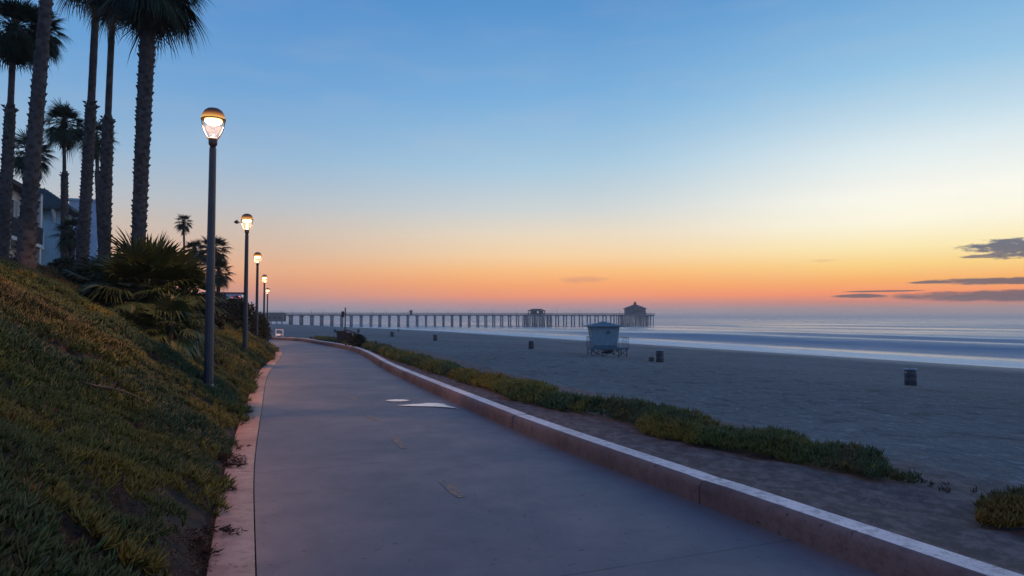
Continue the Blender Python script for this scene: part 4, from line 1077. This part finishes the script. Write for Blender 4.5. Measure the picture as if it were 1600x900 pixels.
for i_, bx in enumerate(bents):
    L_ = lx_(bx); bm = MB(); th_ = 1.05 if bx < 600 else (.8 if bx < 660 else .52)
    g = float(beach_z(*(pier_pt(bx)))) ; zlo = (max(g, -6.5) + 5) - .8
    ys_ = (0.1, W_P-.1)
    for yy in ys_:
        bm.bar((L_, yy, zlo), (L_, yy, HD-.6), th_, n=10)
        # flared head of the pile
        bm.lathe([(th_, HD-2.0), (th_*1.25, HD-1.4), (th_*2.2, HD-.72), (th_*2.2, HD-.66)], (L_, yy, 0), 10)
    bm.box((L_, W_P/2, HD-1.0), (1.0, W_P+.5, .7)); bm.build('pile_bent', M['pierconc'], pr_)
def extra_piles(x0, x1, n, y0, y1, ny):
    for x_ in np.linspace(x0, x1, n):
        bm = MB()
        for yy in np.linspace(y0, y1, ny):
            lean_ = random.uniform(-.5, .5); bm.bar((x_+lean_, yy, -1), (x_, yy, HD-.6), .36, n=8)
        bm.box((x_, (y0+y1)/2, HD-1.0), (.7, y1-y0+.6, .5)); bm.build('pile_bent', M['pierconc'], pr_)
extra_piles(m_a+1, m_b-1, 6, -3, W_P+3, 4); extra_piles(e_a+1, e_b-1, 9, -6, W_P+6, 5)
for q, px in enumerate([441, 457, 487, 505, 582, 604, 638, 669, 700, 735, 770, 807, 870, 905, 940, 968, 1015]):
    L_ = lx_(px); pm = MB(); pm.bar((L_, -.2, HD), (L_, -.2, HD+3.2), .09, .06, n=6); pm.bar((L_, -.2, HD+3.2), (L_, .5, HD+3.3), .05, n=5); pm.lathe([(0,-.1),(.16,-.06),(.16,.02),(0,.12)], (L_, .5, HD+3.25), 8)
    pm.build('lamp_post', M['timber'], pr_)
# kiosk with a domed top, pavilion, end restaurant: they stand on the pier
def hip_building(name, label, cat, x0, x1, yc, dep, zb_, wallh, rise, parent_rot, over=.8, ridge=.35, open_=False, wins=6, lantern=False, flat=0):
    cx_ = (x0+x1)/2; Wd = x1-x0; wpos = pa + ax*cx_ + nx_*yc
    r_ = empty(name, (wpos[0], wpos[1], zb_), rz=rzp, label=label, cat=cat)
    wl = MB()
    if open_:
        for sx in np.linspace(-.5, .5, 6):
            for sy in (-.5, .5): wl.box((sx*Wd*.97, sy*dep*.97, wallh/2), (.5,.5,wallh))
        wl.box((-Wd*.2, 0, wallh/2), (Wd*.3, dep*.7, wallh)); wl.box((Wd*.32, 0, wallh/2), (Wd*.2, dep*.7, wallh)); wl.box((0,-dep/2+.1,.55), (Wd,.2,1.1))
    else:
        ch = 0 if flat == 0 else flat
        pts = [(-Wd/2+ch,-dep/2),(Wd/2-ch,-dep/2),(Wd/2,-dep/2+ch),(Wd/2,dep/2-ch),(Wd/2-ch,dep/2),(-Wd/2+ch,dep/2),(-Wd/2,dep/2-ch),(-Wd/2,-dep/2+ch)]
        wl.add([(x,y,0) for x,y in pts]+[(x,y,wallh) for x,y in pts], [tuple(range(7,-1,-1)), tuple(range(8,16))]+[(i,(i+1)%8,8+(i+1)%8,8+i) for i in range(8)])
    wl.build('wall', M['pierwall'], r_)
    if not open_:
        for q in range(wins):
            xx = -Wd/2+flat+.9+(Wd-2*flat-1.8)*q/(wins-1); wmb = MB(); wmb.box((xx,-dep/2-.03,wallh*.58), (1.2,.06,1.5)); wmb.build('window', M['glassdark'], r_)
    rf_ = MB(); o_ = over; zz = wallh; f_ = flat
    pts = [(-Wd/2-o_+f_,-dep/2-o_),(Wd/2+o_-f_,-dep/2-o_),(Wd/2+o_,-dep/2-o_+f_),(Wd/2+o_,dep/2+o_-f_),(Wd/2+o_-f_,dep/2+o_),(-Wd/2-o_+f_,dep/2+o_),(-Wd/2-o_,dep/2+o_-f_),(-Wd/2-o_,-dep/2-o_+f_)]
    top = [(x*ridge, y*.06 if not lantern else y*ridge) for x, y in pts]
    rf_.add([(x,y,zz) for x,y in pts]+[(x,y,zz+.3) for x,y in pts]+[(x,y,zz+rise) for x,y in top],
            [tuple(range(7,-1,-1)), tuple(range(16,24))]+[(i+8*L,(i+1)%8+8*L,8*L+8+(i+1)%8,8*L+8+i) for L in range(2) for i in range(8)])
    ro = rf_.build('roof', M['pierroof'], r_)
    if lantern:
        lm = MB(); lm.lathe([(1.15,zz+rise-.35),(1.15,zz+rise+.9),(1.5,zz+rise+.95),(.3,zz+rise+1.8),(.08,zz+rise+3.0)], n=8); lm.build('cupola', M['pierroof'], r_)
    return r_
hip_building('pier_restaurant', 'octagonal restaurant with a peaked roof and cupola at the pier head', 'restaurant', lx_(980), lx_(1010), W_P/2, 14, DZK-.02, 4.4, 3.7, rzp, flat=4.4, ridge=.07, lantern=True)
hip_building('pavilion', 'open sided hip roofed pavilion halfway along the pier', 'pavilion', lx_(829), lx_(851), W_P/2, 8, DZK-.02, 2.5, 1.8, rzp, over=.7, ridge=.55, open_=True)
kq = pa + ax*lx_(642.5) + nx_*1.5; kr = empty('kiosk', (kq[0], kq[1], DZK-.06), rz=rzp, label='small round topped kiosk standing alone on the pier deck', cat='kiosk')
km = MB(); km.lathe([(1.0,0),(1.0,1.9)], n=12); km.build('wall', M['pierwall'], kr); km = MB(); km.lathe([(1.35,1.9),(1.4,2.1),(1.1,2.7),(.5,3.1),(0,3.25)], n=12); km.build('roof', M['pierroof'], kr)
# dark block at the landward end of the pier
q1 = PY(428, 500, 478); ab = empty('pier_entrance_building', (q1[0], q1[1], -4.0), rz=rzp, label='dark block shaped building on columns at the shore end of the pier', cat='building')
hh_ = PY(428, 488.7, 478)[2] + 4.0
am = MB(); am.box((-3, 2, hh_/2+1.6), (20, 16, hh_-3.2)); am.build('wall', M['pierwall'], ab)
am = MB(); am.box((-3, 2, hh_+.08), (20.8, 16.8, .16)); am.build('roof', M['pierconc'], ab)
am = MB(); 
for x_ in np.linspace(-12, 6, 6): am.box((x_, -5.7, 1.6), (.8,.8,3.2))
am.build('column', M['pierconc'], ab)
for q in range(5): am = MB(); am.box((-9+3.4*q, -6.03, hh_*.62), (2.0,.06,1.6)); am.build('window', M['glassdark'], ab)
am = MB()
for x_ in np.linspace(-13, 7, 12): am.box((x_, -6.1, hh_+.6), (.12,.12,1.0))
am.box((-3, -6.1, hh_+1.08), (20,.1,.1)); am.build('railing', M['timber'], ab)

# ------------------------------------------------------------------ houses behind the palms
HA = math.atan2(.940, -.342)                              # bearing of the path
a_v = np.array((-.342, .940)); n_v = np.array((-.940, -.342))
def hpt(px, D):
    """point seen in column px, on the line parallel to the path at distance D from the bank's foot"""
    r_ = (px - 800) / F
    L = np.array(pos(ys_s(20), float(width(ys_s(20))) + KW)).ravel() + n_v * D
    u = (r_ * L[1] - L[0]) / (a_v[0] - r_ * a_v[1]); return L + a_v * u
# local frame: +x along the path (away), +y towards the land; -y faces the sea
def house_frame(px, D, name, label, z0=3.4):
    c_ = hpt(px, D); return empty(name, (c_[0], c_[1], z0), rz=HA, label=label, cat='house', group='houses behind the palms'), c_
def add_window(r_, x, y, z, w_, h_, face='sea', curtain=True):
    f = MB(); t_ = .06
    def bx(dx, dz, sw, sh, off, th):
        if face == 'sea': return ((x+dx, y-off, z+dz), (sw, th, sh))
        return ((x-off, y+dx, z+dz), (th, sw, sh))
    for dx, dz, sw, sh in ((0,h_/2+.03,w_+.12,.06),(0,-h_/2-.03,w_+.12,.06),(-w_/2-.03,0,.06,h_),(w_/2+.03,0,.06,h_),(0,0,.05,h_)):
        f.box(*bx(dx, dz, sw, sh, .05, .10))
    fo = f.build('window', M['white'], r_)
    g = MB(); g.box(*bx(-w_/4, 0, w_/2-.05, h_, .02, .04)); g.build('pane', M['glassdark'], fo)
    g = MB(); g.box(*bx(w_/4, 0, w_/2-.05, h_, .02, .04)); g.build('pane', M['curtain'] if curtain else M['glassdark'], fo)
def balcony(r_, x, y, z, w_, dep, face='sea'):
    s_ = MB(); rl = MB()
    if face == 'sea':
        s_.box((x, y-dep/2, z-.1), (w_, dep, .2)); n = int(w_/.13)
        for q in range(n+1): rl.box((x-w_/2+w_*q/n, y-dep+.03, z+.5), (.03,.03,1.0))
        rl.box((x, y-dep+.03, z+1.02), (w_,.06,.06))
        for sx in (-1, 1):
            for q in range(6): rl.box((x+sx*(w_/2-.02), y-dep*q/6-.1, z+.5), (.03,.03,1.0))
            rl.box((x+sx*(w_/2-.02), y-dep/2, z+1.03), (.06,dep,.055))
    else:
        s_.box((x-dep/2, y, z-.1), (dep, w_, .2)); n = int(w_/.13)
        for q in range(n+1): rl.box((x-dep+.03, y-w_/2+w_*q/n, z+.5), (.03,.03,1.0))
        rl.box((x-dep+.03, y, z+1.02), (.06,w_,.06))
        for sx in (-1, 1):
            for q in range(6): rl.box((x-dep*q/6-.1, y+sx*(w_/2-.02), z+.5), (.03,.03,1.0))
            rl.box((x-dep/2, y+sx*(w_/2-.02), z+1.03), (dep,.06,.055))
    b1 = s_.build('balcony', M['stucco1'], r_); rl.build('railing', M['white'] if face != 'sea' else M['timber'], b1)
def hip_roof(r_, x0, x1, y0, y1, z, rise, over, m_):
    rf_ = MB(); X0, X1, Y0, Y1 = x0-over, x1+over, y0-over, y1+over; sw = (X1-X0) < (Y1-Y0)
    if sw: X0, X1, Y0, Y1 = Y0, Y1, X0, X1
    inset = (Y1-Y0)/2; yc = (Y0+Y1)/2
    fl = (lambda p: (p[1], p[0], p[2])) if sw else (lambda p: p)
    V = [(X0,Y0,z),(X1,Y0,z),(X1,Y1,z),(X0,Y1,z),(X0,Y0,z+.18),(X1,Y0,z+.18),(X1,Y1,z+.18),(X0,Y1,z+.18),(X0+inset,yc,z+rise),(X1-inset,yc,z+rise)]
    rf_.add([fl(v) for v in V], [(3,2,1,0),(0,1,5,4),(1,2,6,5),(2,3,7,6),(3,0,4,7),(4,5,9,8),(5,6,9),(6,7,8,9),(7,4,8)])
    n = int((X1-X0)/.3)
    for q in range(1, n):
        x = X0+(X1-X0)*q/n; f = 1.0
        if x < X0+inset: f = (x-X0)/inset
        if x > X1-inset: f = (X1-x)/inset
        rf_.bar(fl((x, Y0, z+.20)), fl((x, Y0+(yc-Y0)*f, z+.20+(rise-.18)*f)), .05, n=5, cap=False)
    return rf_.build('roof', m_, r_)
h1, c1 = house_frame(29, 14, 'house', 'grey two storey house with dark balcony railings at the left edge')
wl = MB(); wl.box((-8, 5, 3.15), (16, 10, 6.3)); wl.build('wall', M['stucco1'], h1)
hip_roof(h1, -16, 0, 0, 10, 6.3, 2.6, .7, M['tile'])
c_ = MB(); c_.box((-3.5, 5.5, 8.6), (1.1,.8,1.6), bev=.02); c_.build('chimney', M['stucco1'], h1)
for xx in (-1.6, -4.2, -6.8, -9.6):
    add_window(h1, xx, 0, 4.9, 1.2, 1.5); add_window(h1, xx, 0, 1.6, 1.2, 1.6)
balcony(h1, -3.2, 0, 3.1, 5.6, 1.3); balcony(h1, -9.6, 0, 3.1, 5.0, 1.3)
for xx in (-.35, -5.9, -12): pc = MB(); pc.box((xx, -1.0, 3.15), (.34,.34,6.3)); pc.build('column', M['stucco1'], h1)

h2_, c2 = house_frame(93, 14.5, 'house', 'teal two storey house with a white bay window and small balcony')
Hh = 6.9
wl = MB(); wl.box((1.6, 4.5, Hh/2), (3.2, 9, Hh)); wl.build('wall', M['stucco2'], h2_)
hip_roof(h2_, 0, 3.2, 0, 9, Hh, 1.9, .8, M['tile2'])
by = MB(); by.box((-.55, 2.45, 1.95), (1.1, 2.3, 3.9)); bo_ = by.build('bay', M['white'], h2_)
add_window(h2_, -1.1, 2.35, 1.55, 1.5, 1.5, face='near')
balcony(h2_, 0, 2.35, 3.98, 2.5, 1.2, face='near'); add_window(h2_, 0, 2.5, 5.2, 1.2, 2.0, face='near', curtain=False)
add_window(h2_, 1.6, 0, 5.1, 1.4, 1.3); add_window(h2_, 1.6, 0, 1.7, 1.4, 1.6)
br_ = MB()
for yy in (.4, 1.2): br_.add([(-.02,yy,Hh-1.0),(-.02,yy+.14,Hh-1.0),(-.75,yy+.14,Hh-.02),(-.75,yy,Hh-.02),(-.02,yy,Hh-.02),(-.02,yy+.14,Hh-.02)], [(0,1,2,3),(3,2,5,4),(0,3,4),(1,5,2)])
br_.build('eave_bracket', M['white'], h2_)

h3, c3 = house_frame(149, 15.5, 'house', 'tall flat roofed blue tower block behind the smooth palm trunk')
Ht = 10.2
wl = MB(); wl.box((1.4, 1.25, Ht/2), (2.8, 2.5, Ht)); wl.build('wall', M['stucco3'], h3)
wl = MB(); wl.box((1.4, 1.25, Ht+.12), (3.1, 2.8, .24)); wl.build('cornice', M['stucco2'], h3)
add_window(h3, 1.4, 0, 7.8, .9, 1.2)

# low far building with two red lights, between shrubs and the second lamp
q2 = PY(380, 480, 120); h4 = empty('beachfront_building', (q2[0], q2[1], .5), rz=HA, label='low blue grey building with small red lights above the shrubs', cat='building')
zt4 = PY(380, 460.5, 120)[2] - .5
wl = MB(); wl.box((2, 3, zt4/2), (16, 6, zt4)); wl.build('wall', M['stucco3'], h4); wl = MB(); wl.box((2, 3, zt4+.1), (16.6, 6.6, .2)); wl.build('roof', M['tile'], h4)
for (px, py, m__) in ((364, 466, 'pinklight'), (376, 464, 'pinklight'), (378, 463, 'whitelight')):
    lq = PY(px, py, 112); lo2 = MB(); lo2.lathe([(0,-.28),(.3,-.15),(.34,.1),(0,.3)], (0,0,0), 10)
    rr = lo2.build('sign_lamp', M[m__], h4)
    rr.matrix_parent_inverse.identity(); from_w = np.array(lq[:2]) - np.array(q2[:2]); ca, sa = math.cos(HA), math.sin(HA)
    rr.location = (from_w[0]*ca + from_w[1]*sa, -from_w[0]*sa + from_w[1]*ca, lq[2] - .5)
    sb = MB(); sb.bar((0,0,0), (0,0,-(lq[2]-.5)), .05, n=5); sbo = sb.build('lamp_pole', M['timber'], rr)

# ------------------------------------------------------------------ things by the far bend
def vz(px, py):
    q = PZ(px, py, .12); return q
def bank_hit(px, py):
    d = ray(px, py)
    for Y in np.arange(4, 30, .04):
        p_ = np.array([0, 0, CAMZ]) + d * (Y / d[1])
        s_, D_ = sD_of(p_[0], p_[1])
        if D_ > 0 and p_[2] < bank_z(p_[0], p_[1]) + .13: return p_
    return p_
st_ = [bank_hit(*q_) for q_ in ((128,601),(150,607),(178,611),(205,620),(236,634))]
mm = MB(); mm.tube([q_ + np.array([0,0,.03]) for q_ in st_], [.014,.018,.02,.016,.008], 6); mm.tube([st_[2] + np.array([0,0,.03]), st_[2] + np.array([.10,-.05,.12]), st_[2] + np.array([.24,-.04,.16])], [.012,.009,.004], 5)
tag(mm.build('dead_branch', M['dead']), 'bare brown branch lying on the green ground cover', 'branch')
q = PZ(539, 537.8, .10); pl = empty('tall_pole', (q[0], q[1], .05), label='tall bare pole beside the dark bins at the bend of the path', cat='pole')
mm = MB(); mm.bar((0,0,-.1), (0,0,PY(539,480.5,q[1])[2]-.05), .052, .042, n=8); mm.build('post', M['bronze'], pl)
mm = MB(); mm.box((-.17,-.02,PY(0,491,q[1])[2]-.05), (.2,.1,.42), bev=.02); mm.bar((-.1,0,PY(0,491,q[1])[2]-.05), (0,0,PY(0,491,q[1])[2]-.05), .015, n=5); mm.build('small_sign', M['bronze'], pl)
kq_ = q[1] / F
bz = empty('wheeled_bin', (PY(533.5,540,q[1]+.3)[0], q[1]+.3, .08), label='dark blue lidded bin left of the tall bare pole', cat='bin')
mm = MB(); w1, w2_ = .22, .30
mm.add([(-w1,-w1,.05),(w1,-w1,.05),(w1,w1,.05),(-w1,w1,.05),(-w2_,-w2_,.9),(w2_,-w2_,.9),(w2_,w2_,.9),(-w2_,w2_,.9)], [(3,2,1,0),(4,5,6,7),(0,1,5,4),(1,2,6,5),(2,3,7,6),(3,0,4,7)]); mm.build('body', M['bluebin'], bz)
mm = MB(); mm.box((0,0,.93), (.66,.66,.07), bev=.03); mm.build('lid', M['bluebin'], bz)
be = empty('bin_shelter', (PY(547,540,q[1]+.1)[0], q[1]+.1, .08), label='dark maroon bin shelter with a sloping lid right of the tall bare pole', cat='bin shelter')
mm = MB(); mm.box((0,0,.42), (.62,.6,.84), bev=.02); mm.build('body', M['darkbox'], be)
mm = MB(); mm.add([(-.34,-.33,1.02),(.36,-.33,.82),(.36,.33,.82),(-.34,.33,1.02),(-.34,-.33,1.07),(.36,-.33,.87),(.36,.33,.87),(-.34,.33,1.07)], [(3,2,1,0),(4,5,6,7),(0,1,5,4),(1,2,6,5),(2,3,7,6),(3,0,4,7)]); mm.build('lid', M['timber'], be)
mm = MB(); mm.box((.26,-.34,.48), (.07,.07,.96)); mm.build('post', M['steel'], be)
shrub(563, 532, 41.5, 26, 24, 'dark green shrub right of the bin shelter on the beach edge', 2600, .10, group='shrubs on the beach edge', gz=.0)
shrub(552, 534, 43.5, 22, 22, 'dark shrub behind the bin shelter', 1600, .10, group='shrubs on the beach edge', gz=.0)
# white barrier at the far end
q = PZ(436.5, 530.5, .0); wb = empty('barrier', (q[0], q[1], .26), label='small white barrier frame at the far end of the path', cat='barrier')
mm = MB(); 
for sx in (-.32, .32): mm.box((sx,0,.33), (.07,.07,.66))
for zz in (.2, .62): mm.box((0,0,zz), (.64,.05,.08))
mm.build('frame', M['white'], wb); mm = MB(); mm.box((-.08,-.06,.18), (.36,.05,.16)); mm.build('glow_plate', M['whitelight'], wb)  # self-lit plate added to give the barrier a pale glow, no lamp there

# ------------------------------------------------------------------ haze
USE_HAZE = True
if USE_HAZE:
    hm = MB(); x0, x1, y0, y1, z0, z1 = -6500, 12500, -3500, 13000, -11, 17.5
    hm.box(((x0+x1)/2, (y0+y1)/2, (z0+z1)/2), (x1-x0, y1-y0, z1-z0))
    m_ = bpy.data.materials.new('haze'); m_.use_nodes = True; nt = m_.node_tree; nt.nodes.clear()
    pv = nt.nodes.new('ShaderNodeVolumePrincipled'); pv.inputs['Color'].default_value = (1.0, .90, .86, 1); pv.inputs['Density'].default_value = .00036
    pv.inputs['Anisotropy'].default_value = .55
    oo = nt.nodes.new('ShaderNodeOutputMaterial'); nt.links.new(pv.outputs[0], oo.inputs['Volume'])
    ho = hm.build('haze', m_); tag(ho, 'thin sea haze over the beach and the pier', kind='stuff')
